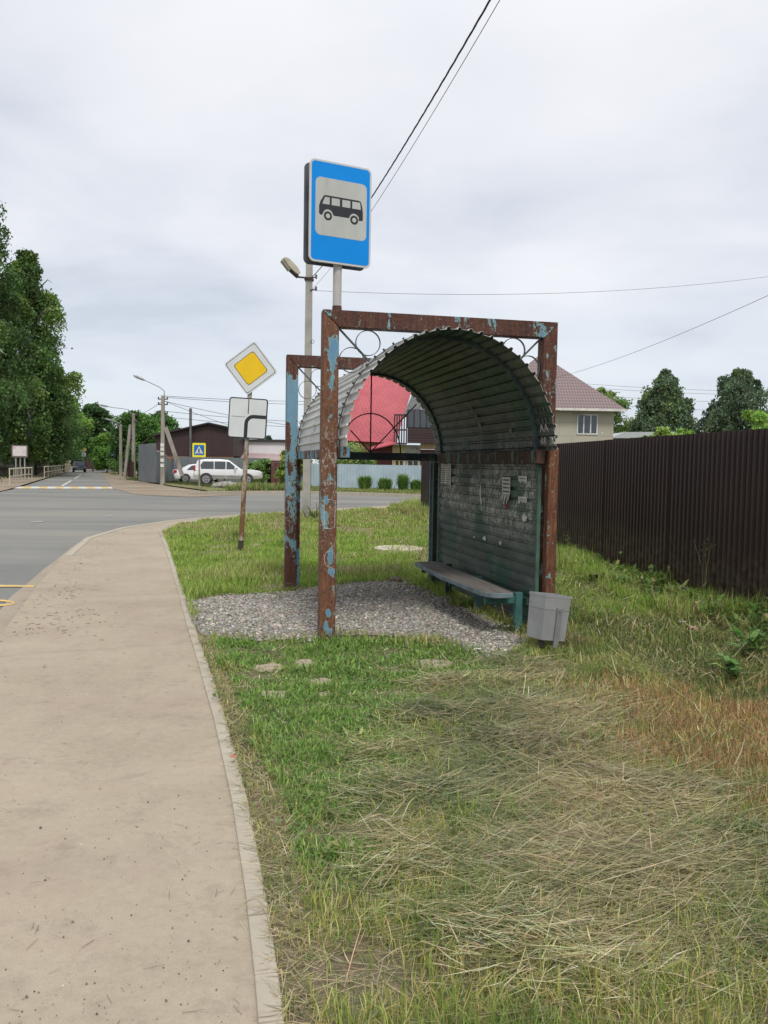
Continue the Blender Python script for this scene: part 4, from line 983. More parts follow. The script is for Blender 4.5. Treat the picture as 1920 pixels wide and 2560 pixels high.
def red_house():
    y = 66.0; b = D(930, 1220, y); b.z = 0
    r = empty('red_roof_house', b, 0, 'house with a tall pink-red corrugated roof and dark glazed balcony across the road', 'house')
    L = lambda px, py, yy=y: D(px, py, yy)-b
    PINK = M('pink_red_roof', (.48, .098, .122), (.40, .078, .098), 1, .45)
    bl, br, tr, tl = L(866, 1102), L(988, 1108), L(1040, 940, y+4.5), L(884, 935, y+4.5)
    mb = MB(); n = 40
    pr = []
    for k in range(n):
        for fr, h in ((0, 0), (.55, 0), (.6, .12), (.9, .12)): pr.append((k/n+fr/n, h))
    pr.append((1, 0)); o = 0
    for t, h in pr:
        p, q = bl.lerp(br, t), tl.lerp(tr, t); mb.v += [(p.x, p.y-h, p.z), (q.x, q.y-h, q.z)]
    for k in range(len(pr)-1): mb.f.append((2*k, 2*k+2, 2*k+3, 2*k+1)); mb.m.append(0)
    ob = mb.build('roof', PINK, r, fixn=False); sd = ob.modifiers.new('t', 'SOLIDIFY'); sd.thickness = .05; sd.offset = 0
    # gable trim and light upper wall to the right of the roof
    TR = M('grey_trim', (.22, .23, .23), None, 3, .6); WS = M('white_siding', (.58, .58, .60), (.46, .46, .48), .6, .6, stretch=(.2, 1, 9))
    mb = MB(); a, c = L(1009, 1036, y+1.2), L(1050, 940, y+4.8); w = 1.0
    mb.prism([(a.x, a.z), (c.x, c.z), (c.x+w, c.z), (a.x+w, a.z)], y-b.y+1.3, y-b.y+5.2); mb.build('gable_trim', TR, r)
    mb = MB(); a = L(1030, 1036, y+1.6); mb.prism([(a.x, a.z-.3), (a.x+7, a.z-.3), (a.x+7, a.z+2.6), (a.x+1.8, a.z+3.0)], y-b.y+1.7, y-b.y+5.0); mb.build('upper_wall', WS, r)
    for k in range(7):
        MB().box(a.x+.1, y-b.y+1.62, a.z-.2+.45*k, a.x+6, y-b.y+1.70, a.z-.12+.45*k).build('cornice_ledge' if k == 0 else 'siding_ledge', TR, r) if k < 1 else None
    wd0, wd1 = L(800, 1124), L(984, 1105)
    MB().box(wd0.x, .3, wd0.z-.2, wd1.x, 6, wd1.z+.25).build('timber_wall', M('timber_orange', (.30, .145, .06), (.20, .09, .04), .7, .8, stretch=(.3, 1, 5)), r)
    lw0, lw1 = L(912, 1225), L(982, 1125); MB().box(lw0.x, -.15, 0, lw1.x, .25, lw1.z+.2).build('lower_wall', M('maroon_brick', (.14, .045, .05), (.09, .03, .035), 6, .8), r)
    MB().box(L(800, 1200).x, .0, 0, lw0.x-.05, .28, L(800, 1150).z).build('dark_opening_wall', M('dark_wall', (.035, .022, .022), None, 2, .8), r)
    a, c = L(925, 1123), L(990, 1108)
    MB().add([(a.x, -1.6, a.z), (c.x, -1.6, c.z), (c.x, -.2, c.z+.35), (a.x, -.2, a.z+.15), (a.x, -1.6, a.z-.1), (c.x, -1.6, c.z-.1), (c.x, -.2, c.z+.25), (a.x, -.2, a.z+.05)], [(0,1,2,3),(4,7,6,5),(0,4,5,1),(1,5,6,2),(2,6,7,3),(3,7,4,0)]).build('porch_roof', PINK, r)
    CREAM = M('cream_wall', (.55, .47, .26), (.48, .40, .22), 2, .8); BRK = M('white_brick', (.44, .44, .41), (.28, .28, .26), 3, .9, dirt=((.16, .16, .15), 3.5, .58))
    x0, x1, x2 = L(980, 1150).x, L(1013, 1150).x, L(1050, 1150).x; zt = L(990, 1112).z
    MB().box(x0+.01, -.3, 0, x1, .2, zt).build('cream_wall', CREAM, r); MB().box(x1+.01, -.3, 0, x2, .2, zt).build('brick_wall', BRK, r)
    for a, c, mt in ((986, 1010, CREAM), (1017, 1047, BRK)):
        window(r, L(a, 1150).x, L(c, 1150).x, L(990, 1185).z, L(990, 1149).z, -.301, mull=(.5,), fr=mt, glass=M('dark_glass', (.05, .045, .045), None, 1, .2), t=.09)
    MB().box(x2+.01, -.3, L(1060, 1123).z, x2+3, .2, L(1060, 1107).z).build('peach_panel', M('peach_wall', (.60, .43, .28), None, 2, .8), r)
    MB().box(x2+.01, -.28, 0, x2+3, .15, L(1060, 1124).z).build('maroon_wall', M('maroon_plain', (.10, .045, .045), None, 2, .8), r)
    # balcony: glazed cage on the left, siding and dark windows on the right
    DB = M('dark_brown_siding', (.050, .026, .028), (.032, .018, .02), .8, .5, stretch=(.2, 1, 9))
    c0, c1 = L(985, 1110), L(1016, 1040); mb = MB(); y0 = -1.3
    for t in (0, .2, .4, .6, .8, 1.0): x = c0.x+(c1.x-c0.x)*t; mb.box(x-.05, y0-.05, c0.z, x+.05, y0+.05, c1.z)
    for z in (c0.z, c0.z+(c1.z-c0.z)*.48, c1.z): mb.box(c0.x-.051, y0-.04, z-.06, c1.x+.051, y0+.04, z+.06)
    cage = mb.build('balcony_cage', M('cage_steel', (.045, .028, .028), None, 3, .6), r); MB().box(c0.x-.1, y0+.06, c0.z-.15, c1.x, .1, c0.z-.07).build('balcony_floor', TR, r)
    s0, s1 = L(1016, 1108), L(1110, 1071)
    mb = MB(); k = s0.z
    while k < s1.z-.1: mb.box(s0.x+.06, -1.35, k, s1.x, -.31, k+.17); k += .19
    mb.build('balcony_siding', DB, r); ws0 = L(1018, 1070); ws1 = L(1080, 1038)
    bw = MB(); 
    for t in (0, .25, .5, .75, 1): x = ws0.x+(ws1.x-ws0.x)*t; bw.box(x-.05, -1.3, ws0.z, x+.05, -1.2, ws1.z+.3)
    w = bw.build('balcony_window', DB, r); MB().box(ws0.x, -1.24, ws0.z, ws1.x+2, -1.22, ws1.z+.3).build('pane', GLASS, w)
    MB().box(s0.x+.05, -1.19, ws0.z-.05, s1.x, -.31, ws1.z+.35).build('balcony_back', DB, r)
red_house()
def beige_house():
    y = 62.0; b = D(1395, 1200, y); b.z = 0; r = empty('beige_house', b, 0, 'beige panelled two-storey house with a purple-brown tiled hip roof', 'house')
    L = lambda px, py, yy=y: D(px, py, yy)-b
    def bmat():
        mt, nt, p = newmat('beige_panels'); o = objc(nt); br = node(nt, 'ShaderNodeTexBrick')
        nt.links.new(mapping(nt, o, rot=(R(90), 0, 0)), br.inputs['Vector']); br.inputs['Scale'].default_value = 1
        br.inputs['Brick Width'].default_value = 1.9; br.inputs['Row Height'].default_value = 1.0; br.inputs['Mortar Size'].default_value = .012
        br.inputs['Color1'].default_value = (.335, .315, .255, 1); br.inputs['Color2'].default_value = (.385, .36, .29, 1); br.inputs['Mortar'].default_value = (.22, .21, .17, 1)
        c = specks(nt, o, br.outputs['Color'], 1.7, .10, (.6, .6, .55), 2, .3)
        nt.links.new(c, p.inputs['Base Color']); p.inputs['Roughness'].default_value = .8; return mt
    xr, zt = L(1535, 1030).x, L(1535, 1026).z; xl = L(1215, 1030).x
    MB().box(xl, 0, 0, xr, 9, zt).build('wall', bmat(), r)
    def tile():
        mt, nt, p = newmat('purple_tile'); o = objc(nt); w = node(nt, 'ShaderNodeTexWave', wave_type='BANDS', bands_direction='Z', wave_profile='SAW'); nt.links.new(o, w.inputs['Vector']); w.inputs['Scale'].default_value = 1.3
        w2 = node(nt, 'ShaderNodeTexWave', wave_type='BANDS', bands_direction='X'); nt.links.new(o, w2.inputs['Vector']); w2.inputs['Scale'].default_value = 1.5
        f = mth(nt, 'ADD', mth(nt, 'MULTIPLY', w.outputs['Fac'], .6), mth(nt, 'MULTIPLY', w2.outputs['Fac'], .4))
        c = ramp(nt, f, [(.1, (.10, .068, .068)), (.5, (.165, .115, .113)), (.9, (.225, .165, .16))]); nt.links.new(c, p.inputs['Base Color']); p.inputs['Roughness'].default_value = .5
        bumpn(nt, p, f, .8, .05); return mt
    ov = .7; zr = zt+.05; cxm = (xl+xr)/2; pk = L(1395, 938, y+4.5); hgt = (pk.z-zr)/(xr-pk.x)*((xr-xl)/2)
    e = [(xl-ov, -ov, zr), (xr+ov, -ov, zr), (xr+ov, 9+ov, zr), (xl-ov, 9+ov, zr), (cxm, 4.5, zr+hgt*1.08), (cxm+.01, 4.6, zr+hgt*1.08)]
    rf = MB().add(e, [(0,1,4),(1,2,5,4),(2,3,5),(3,0,4,5),(3,2,1,0)]).build('roof', tile(), r)
    MB().box(xl-ov-.02, -ov-.06, zr-.16, xr+ov+.04, -ov, zr+.02).build('eaves_board', M('white_eaves', (.62, .60, .57), None, 3, .6), r)
    w0, w1 = L(1441, 1086), L(1495, 1036); window(r, w0.x, w1.x, w0.z, w1.z, 0, mull=(.33, .66), t=.09)
    MB().box(w0.x+.1, -.04, w0.z+.75, w1.x-.7, -.032, w0.z+.8)
beige_house()
def shed():
    y = 72; b = D(1590, 1150, y); b.z = 0; r = empty('grey_shed', b, 0, 'low shed with a pale grey roof showing above the brown fence', 'shed'); L = lambda px, py, yy=y: D(px, py, yy)-b
    a, c = L(1530, 1096), L(1690, 1096); 
    MB().box(a.x, 0, 0, c.x, 5, a.z).build('wall', M('shed_wall', (.25, .23, .2), None, 2, .8), r)
    MB().prism([(a.x-.3, a.z+.01), (c.x+.3, c.z+.01), (c.x-.2, c.z+.55), (a.x+1.0, a.z+.55)], -.3, 5.3).build('roof', M('pale_roof', (.42, .45, .46), (.36, .39, .40), 2, .6, stretch=(6, 1, 1)), r)
shed()

# far wires, left and right
P1 = up1.location
k = 0
for (pa, da), (pb2, db), sg, lab in (
    (((412, 990), 60), ((1000, 1000), 75), .25, 'topmost thin wire right of the strutted utility pole'),
    (((412, 993), 60), ((1000, 1008), 75), .3, 'second thin wire from the strutted utility pole'),
    (((412, 1003), 60), ((760, 1068), 64), .15, 'black service cable sloping down from the strutted pole'),
    (((412, 1003), 60), ((640, 1085), 74), .10, 'steeper black service cable from the strutted pole to the brown building'),
    (((412, 1028), 60), ((1000, 1058), 75), .3, 'low thin wire passing behind the white direction plate'),
    (((412, 1042), 60), ((1000, 1072), 75), .3, 'lowest thin wire passing over the white building'),
    (((405, 1003), 60), ((332, 1040), 82), .2, 'wire between the strutted pole and the second pole'),
    (((405, 1028), 60), ((332, 1052), 82), .2, 'lower wire between the strutted pole and the second pole'),
    (((1380, 953), 95), ((2000, 979), 95), .3, 'topmost far wire across the right-hand birches'),
    (((1380, 962), 95), ((2000, 988), 95), .3, 'second far wire across the right-hand birches'),
    (((1380, 980), 95), ((2000, 1008), 95), .3, 'third far wire across the right-hand birches'),
    (((1380, 1000), 95), ((2000, 1030), 95), .3, 'lowest far wire across the right-hand birches'),
    (((1380, 1022), 58), ((1600, 1058), 70), .1, 'sagging service wire before the beige house window')):
    wire('overhead_wire', D(*pa, da), D(*pb2, db), sg, .016, lab)

# ------------------------------------------------------------------ vehicles
TYRE = M('tyre_rubber', (.022, .022, .023), None, 9, .8); RIM = M('alloy_rim', (.42, .42, .43), None, 9, .35, metal=.6); REDL = M('tail_red', (.42, .02, .025), None, 5, .25); CLEARL = M('headlight_clear', (.55, .56, .57), None, 5, .15)
TINT = M('tinted_glass', (.035, .042, .048), (.03, .036, .04), 1, .08, spec=.8); PLAST = M('dark_plastic', (.05, .05, .052), None, 5, .6); NPL = M('number_plate', (.5, .5, .48), None, 5, .5)
def loft(mb, secs, m=0):
    n = len(secs[0]); o = len(mb.v)
    for s in secs: mb.v += [tuple(p) for p in s]
    for i in range(len(secs)-1):
        for j in range(n): mb.f.append((o+i*n+j, o+i*n+(j+1) % n, o+(i+1)*n+(j+1) % n, o+(i+1)*n+j)); mb.m.append(m)
    mb.f += [tuple(o+j for j in range(n-1, -1, -1)), tuple(o+(len(secs)-1)*n+j for j in range(n))]; mb.m += [m, m]
def car(name, loc, rz, label, paint, Ln, Wd, body, cabin, wheels, wr, belt, lower=None, roofrail=False, tail=None, head=None, cat='car', glass=None):
    # x runs along the car (front +x), body: (x, z_low, z_top) stations; cabin: (x, z_top)
    r = empty(name, loc, rz, label, cat)
    mb = MB(); secs = []
    for x, zl, zt, wf in body:
        w = Wd/2*wf; zm = zl+(zt-zl)*.55
        secs.append([(x, -w*.93, zl), (x, -w, zl+.12), (x, -w*1.0, zm), (x, -w*.93, zt-.03), (x, -w*.80, zt), (x, w*.80, zt), (x, w*.93, zt-.03), (x, w, zm), (x, w, zl+.12), (x, w*.93, zl)])
    loft(mb, secs); bodyo = mb.build('body', paint, r, smooth=True, bevel=0)
    try:
        bodyo.data.set_sharp_from_angle(angle=R(40))
    except Exception: pass
    # greenhouse: painted shell with glass panes set proud of it
    mb = MB(); secs = []
    for x, zt in cabin:
        w = Wd/2*.93; t = max(0, (zt-belt)); k = w-.30*t
        secs.append([(x, -w, belt-.06), (x, -k-.015, zt-.05), (x, -k+.05, zt), (x, k-.05, zt), (x, k+.015, zt-.05), (x, w, belt-.06)])
    loft(mb, secs); mb.build('roof', paint, r, smooth=False, bevel=.02)
    for nm, poly in (glass or []):
        for sd in (-1, 1):
            pts = []
            for x, z in poly:
                w = Wd/2*.93-.30*max(0, z-belt); pts.append((x, sd*(w+.012), z))
            n = len(pts); o = MB().add(pts + [(p[0], p[1]-sd*.01, p[2]) for p in pts], [tuple(range(n)), tuple(range(2*n-1, n-1, -1))]+[(i, n+i, n+(i+1) % n, (i+1) % n) for i in range(n)]).build('side_window', TINT, r)
    def screen(xa, za, xb, zb, nm, ins=.1):
        wa = Wd/2*.93-.30*max(0, za-belt)-ins; wb = Wd/2*.93-.30*max(0, zb-belt)-ins; d = Vector((zb-za, 0, -(xb-xa))).normalized()*.014
        if (d.x < 0) != (xa < 0): d = -d
        q = [(xa, -wa, za), (xa, wa, za), (xb, wb, zb), (xb, -wb, zb)]; q2 = [(p[0]+d.x, p[1], p[2]+d.z) for p in q]
        MB().add(q+q2, [(0,1,2,3),(7,6,5,4),(0,4,5,1),(1,5,6,2),(2,6,7,3),(3,7,4,0)]).build(nm, TINT, r)
    c = cabin; screen(c[0][0]+.04, belt+.05, c[1][0]-.02, c[1][1]-.08, 'rear_window'); screen(c[-1][0]-.1, belt+.05, c[-2][0]+.02, c[-2][1]-.08, 'windscreen')
    for x in wheels:
        for sd in (-1, 1):
            y = sd*(Wd/2-.10)
            w = MB(); w.tube([(x, y-.11, wr), (x, y+.11, wr)], wr, 20); w = w.build('wheel', TYRE, r)
            MB().tube([(x, y+sd*.105, wr), (x, y+sd*.117, wr)], wr*.66, 16).build('rim', RIM, w)
            sp = MB()
            for k in range(5):
                a = 2*PI*k/5; sp.tube([(x+wr*.2*math.cos(a+.35), y+sd*.119, wr+wr*.2*math.sin(a+.35)), (x+wr*.5*math.cos(a+.35), y+sd*.119, wr+wr*.5*math.sin(a+.35))], wr*.09, 5)
            sp.build('rim_slots', PLAST, w)
            ar = MB(); pts = [(x+(wr+.06)*math.cos(PI*k/14), y+sd*(.098), wr+(wr+.06)*math.sin(PI*k/14)) for k in range(15)]
            ar.prism([(p[0], p[2]) for p in pts], y+sd*.055, y+sd*.112); ar.build('wheel_arch', PLAST, r) 
    if tail:
        for sd in (-1, 1): MB().box(tail[0], min(sd*Wd/2*.70, sd*(Wd/2*.94)), tail[1], tail[0]+tail[3], max(sd*Wd/2*.70, sd*(Wd/2*.94)), tail[2]).build('tail_light', REDL, r, bevel=.02)
    if head:
        for sd in (-1, 1): MB().box(head[0]-head[3], min(sd*Wd/2*.55, sd*(Wd/2*.90)), head[1], head[0], max(sd*Wd/2*.55, sd*(Wd/2*.90)), head[2]).build('headlight', CLEARL, r, bevel=.03)
    if lower:
        for sd in (-1, 1): MB().box(lower[0], sd*(Wd/2-.02)-.02, lower[2], lower[1], sd*(Wd/2-.02)+.04, lower[3]).build('sill', lower[4], r, bevel=.015)
    mb = MB()
    for sd in (-1, 1): mx = c[-1][0]-.45; MB().box(mx-.06, sd*(Wd/2+.12)-.09, belt+.02, mx+.06, sd*(Wd/2+.12)+.09, belt+.2).build('mirror', paint, r, bevel=.03)
    if roofrail:
        for sd in (-1, 1): y = sd*(Wd/2*.60); MB().tube([(c[1][0]+.2, y, c[1][1]+.06), (c[-2][0]-.1, y, c[-2][1]+.06)], .025, 6).build('roof_rail', ARMM, r)
    MB().box(body[0][0]-.02, -.26, .62 if Wd < 1.8 else .72, body[0][0]-.003, .26, .75 if Wd < 1.8 else .85).build('number_plate', NPL, r)
    return r
SILVER = M('silver_paint', (.64, .64, .65), (.60, .60, .61), 1, .25, metal=.15, spec=.6); WHITEC = M('white_car_paint', (.72, .73, .75), (.69, .70, .72), 1, .25, spec=.6); NAVY = M('navy_paint', (.012, .022, .07), None, 1, .3, spec=.35); DUSTY = M('dusty_silver', (.30, .27, .235), (.36, .34, .31), 1.5, .6)
sv = D(570, 1213, 60.0); sv.z = 0
car('suv', sv, R(9), 'silver off-road car parked behind the rubble heap', SILVER, 4.9, 1.88,
    [(-2.40, .62, 1.00, .86), (-2.30, .48, 1.08, .96), (-1.5, .44, 1.10, 1), (0, .44, 1.10, 1), (.95, .44, 1.13, 1), (1.7, .46, 1.12, .99), (2.25, .48, 1.04, .95), (2.40, .52, .94, .86), (2.47, .56, .72, .80)],
    [(-2.36, 1.08), (-2.12, 1.72), (-1.6, 1.82), (-.5, 1.83), (.08, 1.76), (.98, 1.10)], (-1.50, 1.36), .40, 1.08, lower=(-2.28, 2.2, .46, .70, DUSTY), roofrail=True,
    tail=(-2.36, .98, 1.38, .12), head=(2.43, .80, .96, .3), glass=[('rear', [(-1.85, 1.14), (-.98, 1.14), (-.98, 1.66), (-1.72, 1.66), (-1.9, 1.4)]), ('mid', [(-.92, 1.14), (-.16, 1.14), (-.16, 1.67), (-.92, 1.67)]), ('front', [(-.09, 1.14), (.72, 1.14), (.12, 1.65), (-.09, 1.67)])])
wc = D(505, 1209, 64.5); wc.z = 0
car('sedan', wc, R(20), 'white saloon car partly hidden behind the silver off-road car', WHITEC, 4.4, 1.72,
    [(-2.2, .45, .88, .84), (-2.1, .32, 1.00, .95), (-1.4, .28, 1.0, 1), (0, .28, .94, 1), (1.0, .28, .92, 1), (1.7, .30, .84, .96), (2.15, .40, .68, .82)],
    [(-1.75, .97), (-.95, 1.40), (-.4, 1.46), (.1, 1.45), (.45, 1.40), (1.15, .94)], (-1.36, 1.32), .33, .95, tail=(-2.20, .72, .98, .22), head=(2.16, .55, .72, .25),
    glass=[('rear', [(-1.25, 1.0), (-.42, 1.0), (-.42, 1.36), (-.85, 1.34)]), ('front', [(-.34, 1.0), (.8, .98), (.38, 1.34), (-.34, 1.36)])])
fc = D(198, 1177, 118); fc.z = -.10
ncar = car('hatchback', fc, R(-68), 'dark blue hatchback driving towards the zebra crossing', NAVY, 4.0, 1.7,
    [(-2.0, .45, .95, .88), (-1.85, .3, 1.0, .97), (0, .28, .96, 1), (1.0, .28, .94, 1), (1.6, .3, .86, .96), (2.0, .4, .68, .84)],
    [(-1.9, .97), (-1.6, 1.45), (-.8, 1.52), (.2, 1.50), (.4, 1.47), (1.15, .95)], (-1.25, 1.25), .32, .95, head=(2.0, .58, .76, .25), tail=(-2.0, .8, 1.2, .1),
    glass=[('front', [(-1.5, 1.0), (.8, 1.0), (.35, 1.40), (-1.4, 1.40)])])
MB().box(2.003, -.5, .42, 2.02, .5, .56).build('front_plate', NPL, ncar)
# rubble heap
ROCK = M('rubble_rock', (.34, .32, .28), (.18, .17, .15), 3, .95, bump=.6)
def rock(mb, c, s, seed, flat=.7):
    rr = random.Random(seed); bm = bmesh.new(); bmesh.ops.create_icosphere(bm, subdivisions=2, radius=1)
    for v in bm.verts: v.co *= rr.uniform(.78, 1.12)
    T = Matrix.Translation(c) @ Matrix.Rotation(rr.uniform(0, 6), 4, 'Z'); mb.add([(v.co.x*s, v.co.y*s*.8, v.co.z*s*flat) for v in bm.verts], [[v.index for v in f.verts] for f in bm.faces], 0, T); bm.free()
for k, (px, s, lab) in enumerate(((537, .28, 'leftmost rock of the rubble heap by the silver car'), (549, .36, 'tall pale rock second in the rubble heap'), (561, .42, 'broad brown rock mid rubble heap'), (573, .40, 'pale rounded rock right of mid rubble heap'), (585, .36, 'pale slab-like rock at right of the rubble heap'), (595, .26, 'small rightmost rock of the rubble heap'))):
    q = D(px, 1219, 53.5); q.z = s*.35-.02; mb = MB(); rock(mb, (0, 0, 0), s, 40+k); o = mb.build('rubble_rock', ROCK, None); o.location = q; tag(o, lab, 'rock', 'rubble heap by the silver car')

# manhole cover ring
mh = G(997, 1380); o = MB(); o.tube([(0, 0, -.15), (0, 0, .075), (0, 0, .085)], [.46, .46, .44], 36); 
o = o.build('manhole_ring', M('pale_concrete', (.55, .49, .40), (.45, .40, .33), 3, .9), None); o.location = mh; tag(o, 'round pale concrete manhole lid in the grass beyond the shelter', 'manhole cover')
MB().tube([(0, 0, .0855), (0, 0, .092)], .33, 30).build('lid', M('pale_concrete2', (.50, .45, .37), (.42, .37, .31), 3, .9), o)

# ------------------------------------------------------------------ vegetation
LEAF = M_attr('leaf', .55, .35); GRASSM = M_attr('grass_blade', .6, .40); BARK = M('bark', (.11, .085, .06), (.06, .048, .038), 4, .9, stretch=(1, 1, .3), bump=.5); BIRCHB = M('birch_bark', (.42, .40, .36), (.12, .11, .10), 2.5, .8, stretch=(.6, .6, 2))
def crown_mesh(name, C, pal, leaf, parent, off, droop=0.0, rng=RNG):
    n = len(C); yaw = rng.uniform(0, 2*PI, n); tilt = rng.normal(0, .7, n); s = leaf*rng.uniform(.6, 1.3, n)
    ux = np.stack([np.cos(yaw)*np.cos(tilt), np.sin(yaw)*np.cos(tilt), np.sin(tilt)-droop], 1); ux /= np.linalg.norm(ux, axis=1, keepdims=True)
    rnd = rng.normal(size=(n, 3)); uy = np.cross(ux, rnd); uy /= np.linalg.norm(uy, axis=1, keepdims=True)
    ux *= s[:, None]; uy *= (s*.62)[:, None]
    V = np.stack([C-ux, C-ux*.1+uy, C+ux, C-ux*.1-uy], 1).reshape(-1, 3); Q = np.arange(4*n).reshape(-1, 4)
    return fast_mesh(name, V, Q, np.repeat(pal, 4, 0), LEAF, parent, off)
def palette(n, base, var, rng):
    base = np.array(base); c = base[None]*(1+var*rng.normal(0, 1, (n, 1))); c *= 1+.10*rng.normal(0, 1, (n, 3)); return np.clip(c, .004, .6)
def tree(name, base, h, rad, label, col, leaf, nleaf, z0=.18, weep=0.0, shape='round', seed=1, bark=None, group=None, cat='tree', clumps=None, light=None, bare=0, trunk_r=None):
    rng = np.random.default_rng(seed); r = empty(name, base, 0, label, cat, group); rr = random.Random(seed)
    prof = {'round': lambda t: math.sin(PI*min(1, .12+.88*t))**.6, 'tall': lambda t: (min(1, t*3.0+.35))*(1-max(0, t-.25)/.75)**.65+.04, 'cone': lambda t: (1-t)**.8+.03, 'wide': lambda t: math.sin(PI*(.18+.76*t))**.5}[shape]
    mb = MB(); tr = trunk_r or h*.010+.04; pts = []; x = y = 0
    for k in range(9): pts.append((x, y, h*.93*k/8-.3*(k == 0))); x += rr.uniform(-.03, .03)*h*.35; y += rr.uniform(-.03, .03)*h*.35
    mb.tube(pts, [tr*(1-.105*k) for k in range(9)], 8)
    nleaf = int(nleaf*1.45); ncl = clumps or max(34, min(130, int(nleaf/330))); cents = []; sig = []
    for k in range(ncl):
        t = rng.uniform(0, 1)**.9; a = rng.uniform(0, 2*PI); rho = rad*prof(t)*(rng.uniform(.15, 1)**.55)*rng.uniform(.8, 1.12)
        tx, ty = pts[min(8, int((z0+(1-z0)*t)*8))][:2]
        c = np.array([tx+rho*math.cos(a), ty+rho*math.sin(a), h*(z0+(1-z0)*t*.97)]); cents.append(c); sig.append(rad*rng.uniform(.10, .20))
        if k % 3 == 0 and rho > rad*.3:
            zt = max(.1*h, c[2]-rho*.8); i = min(8, zt/(h*.93)*8); p0 = Vector(pts[int(i)]); p0.z = zt
            pe = Vector(c); mid = p0.lerp(pe, .5)+Vector((0, 0, .12*rho)); mb.tube([p0, mid, pe], [tr*.34, tr*.2, tr*.06], 5)
    for k in range(bare):
        a = rr.uniform(-.6, .9); z = h*rr.uniform(.3, .8); p0 = Vector((0, 0, z)); p1 = Vector((math.cos(a)*rad*.9, -abs(math.sin(a))*rad-.6*rad, z+rad*.25)); mb.tube([p0, p0.lerp(p1, .55)+Vector((0, 0, .3)), p1, p1+Vector((.5, -.1, -.35))], [tr*.4, tr*.3, tr*.16, .01], 5)
    mb.build('trunk', bark or BARK, r, smooth=True)
    cents = np.array(cents); cv = rng.normal(0, 1, ncl)
    rc = rad*rng.uniform(*((.13, .25) if weep else (.18, .34)), ncl)*np.where(cents[:, 2] > h*.86, .6, 1)
    def dome(idx):                              # leaves sit on the outside of each leafy bough
        n = len(idx); d = rng.normal(size=(n, 3)); d[:, 2] = np.abs(d[:, 2])*np.where(rng.uniform(0, 1, n) < .8, 1, -.5); d /= np.linalg.norm(d, axis=1, keepdims=True)
        return cents[idx]+d*np.array([1, 1, .72])*(rc[idx]*(.55+.5*rng.uniform(0, 1, n)**.7))[:, None]
    if weep:
        ns = int(nleaf/16); si = rng.integers(0, ncl, ns); S = dome(si); k = rng.integers(0, ns, nleaf); ln = rng.gamma(3, weep*rad*.115, ns)
        t = rng.uniform(0, 1, nleaf); P = S[k].copy(); P[:, 2] -= t*ln[k]; out = S[k][:, :2]-cents[si[k]][:, :2]
        P[:, :2] += out*(.25*t)[:, None]+rng.normal(0, .028*rad, (nleaf, 2)); idx = si[k]
        q = rng.uniform(0, 1, nleaf) < .18; P[q] = dome(idx[q])
    else:
        idx = rng.integers(0, ncl, nleaf); P = dome(idx)
    P = P + np.clip(rng.normal(0, 1, (nleaf, 3)), -2.2, 2.2)*(rc[idx]*(.12 if weep else .30))[:, None]
    P[:, 2] = np.maximum(P[:, 2], z0*h*.45+rng.uniform(0, .06, nleaf)*h)
    pal = palette(nleaf, tuple(c*2.7 for c in col), .16, rng)*np.clip(1+.22*cv[idx], .5, 1.7)[:, None]
    if light is not None: lm = (cv[idx] > .7); pal[lm] = palette(lm.sum(), tuple(c*2.3 for c in light), .15, rng)
    crown_mesh('crown', P, np.clip(pal, .004, .5), leaf*.85, r, None, droop=weep*.9, rng=rng)
    return r
DKG = (.034, .062, .020); MDG = (.048, .090, .022); LTG = (.095, .165, .032)
def gx(px, y): q = D(px, 1160, y); return Vector((q.x, y, 0))
GL = 'trees along the left of the side street'
tree('birch_tree', gx(-75, 74), 28.0, 5.4, 'tallest birch at the left edge with drooping dark foliage', DKG, .17, 46000, z0=.10, weep=1.0, shape='tall', seed=11, bark=BIRCHB, group=GL, light=(.06, .10, .025), bare=3)
tree('birch_tree', gx(78, 82), 22.0, 5.0, 'second birch, its feathery top leaning right beside the tallest', (.040, .072, .021), .18, 46000, z0=.11, weep=.9, shape='tall', seed=12, bark=BIRCHB, group=GL, light=(.075, .115, .028), bare=4)
tree('broadleaf_tree', gx(90, 90), 11.6, 4.2, 'bushy dark tree standing right of the two birches', DKG, .15, 24000, z0=.12, shape='wide', seed=13, group=GL, light=MDG)
tree('broadleaf_tree', gx(20, 94), 13.0, 5.4, 'dark bushy tree filling the space behind the notice board', DKG, .16, 24000, z0=.10, shape='wide', seed=14, group=GL, light=MDG)
tree('maple_tree', gx(158, 112), 10.2, 3.2, 'mid green rounded tree above the railing', (.045, .085, .022), .17, 18000, z0=.30, shape='round', seed=15, group=GL, light=LTG)
tree('broadleaf_tree', gx(122, 102), 10.6, 3.6, 'dark tree between the bushy tree and the mid green rounded one', DKG, .17, 15000, z0=.12, shape='round', seed=16, group=GL)
tree('broadleaf_tree', gx(232, 126), 9.8, 3.0, 'dark tree overhanging the far end of the side street', (.028, .055, .018), .2, 14000, z0=.42, shape='round', seed=17, group=GL)
tree('broadleaf_tree', gx(246, 140), 8.8, 3.2, 'far dark tree right of the one overhanging the street', (.030, .058, .020), .22, 11000, z0=.2, shape='round', seed=18)
tree('broadleaf_tree', gx(215, 168), 8.0, 5.0, 'farthest dark tree closing the end of the side street', (.026, .050, .018), .25, 10000, z0=.05, shape='wide', seed=19)
tree('conifer_tree', gx(298, 150), 8.0, 2.0, 'thin pointed tree top behind the leaning pole', (.045, .065, .035), .2, 5000, z0=.2, shape='cone', seed=20)
tree('lilac_bush', gx(268, 118), 5.2, 2.3, 'light green bush left of the thin leaning pole', (.065, .125, .028), .17, 11000, z0=.08, shape='wide', seed=21, cat='bush', light=LTG)
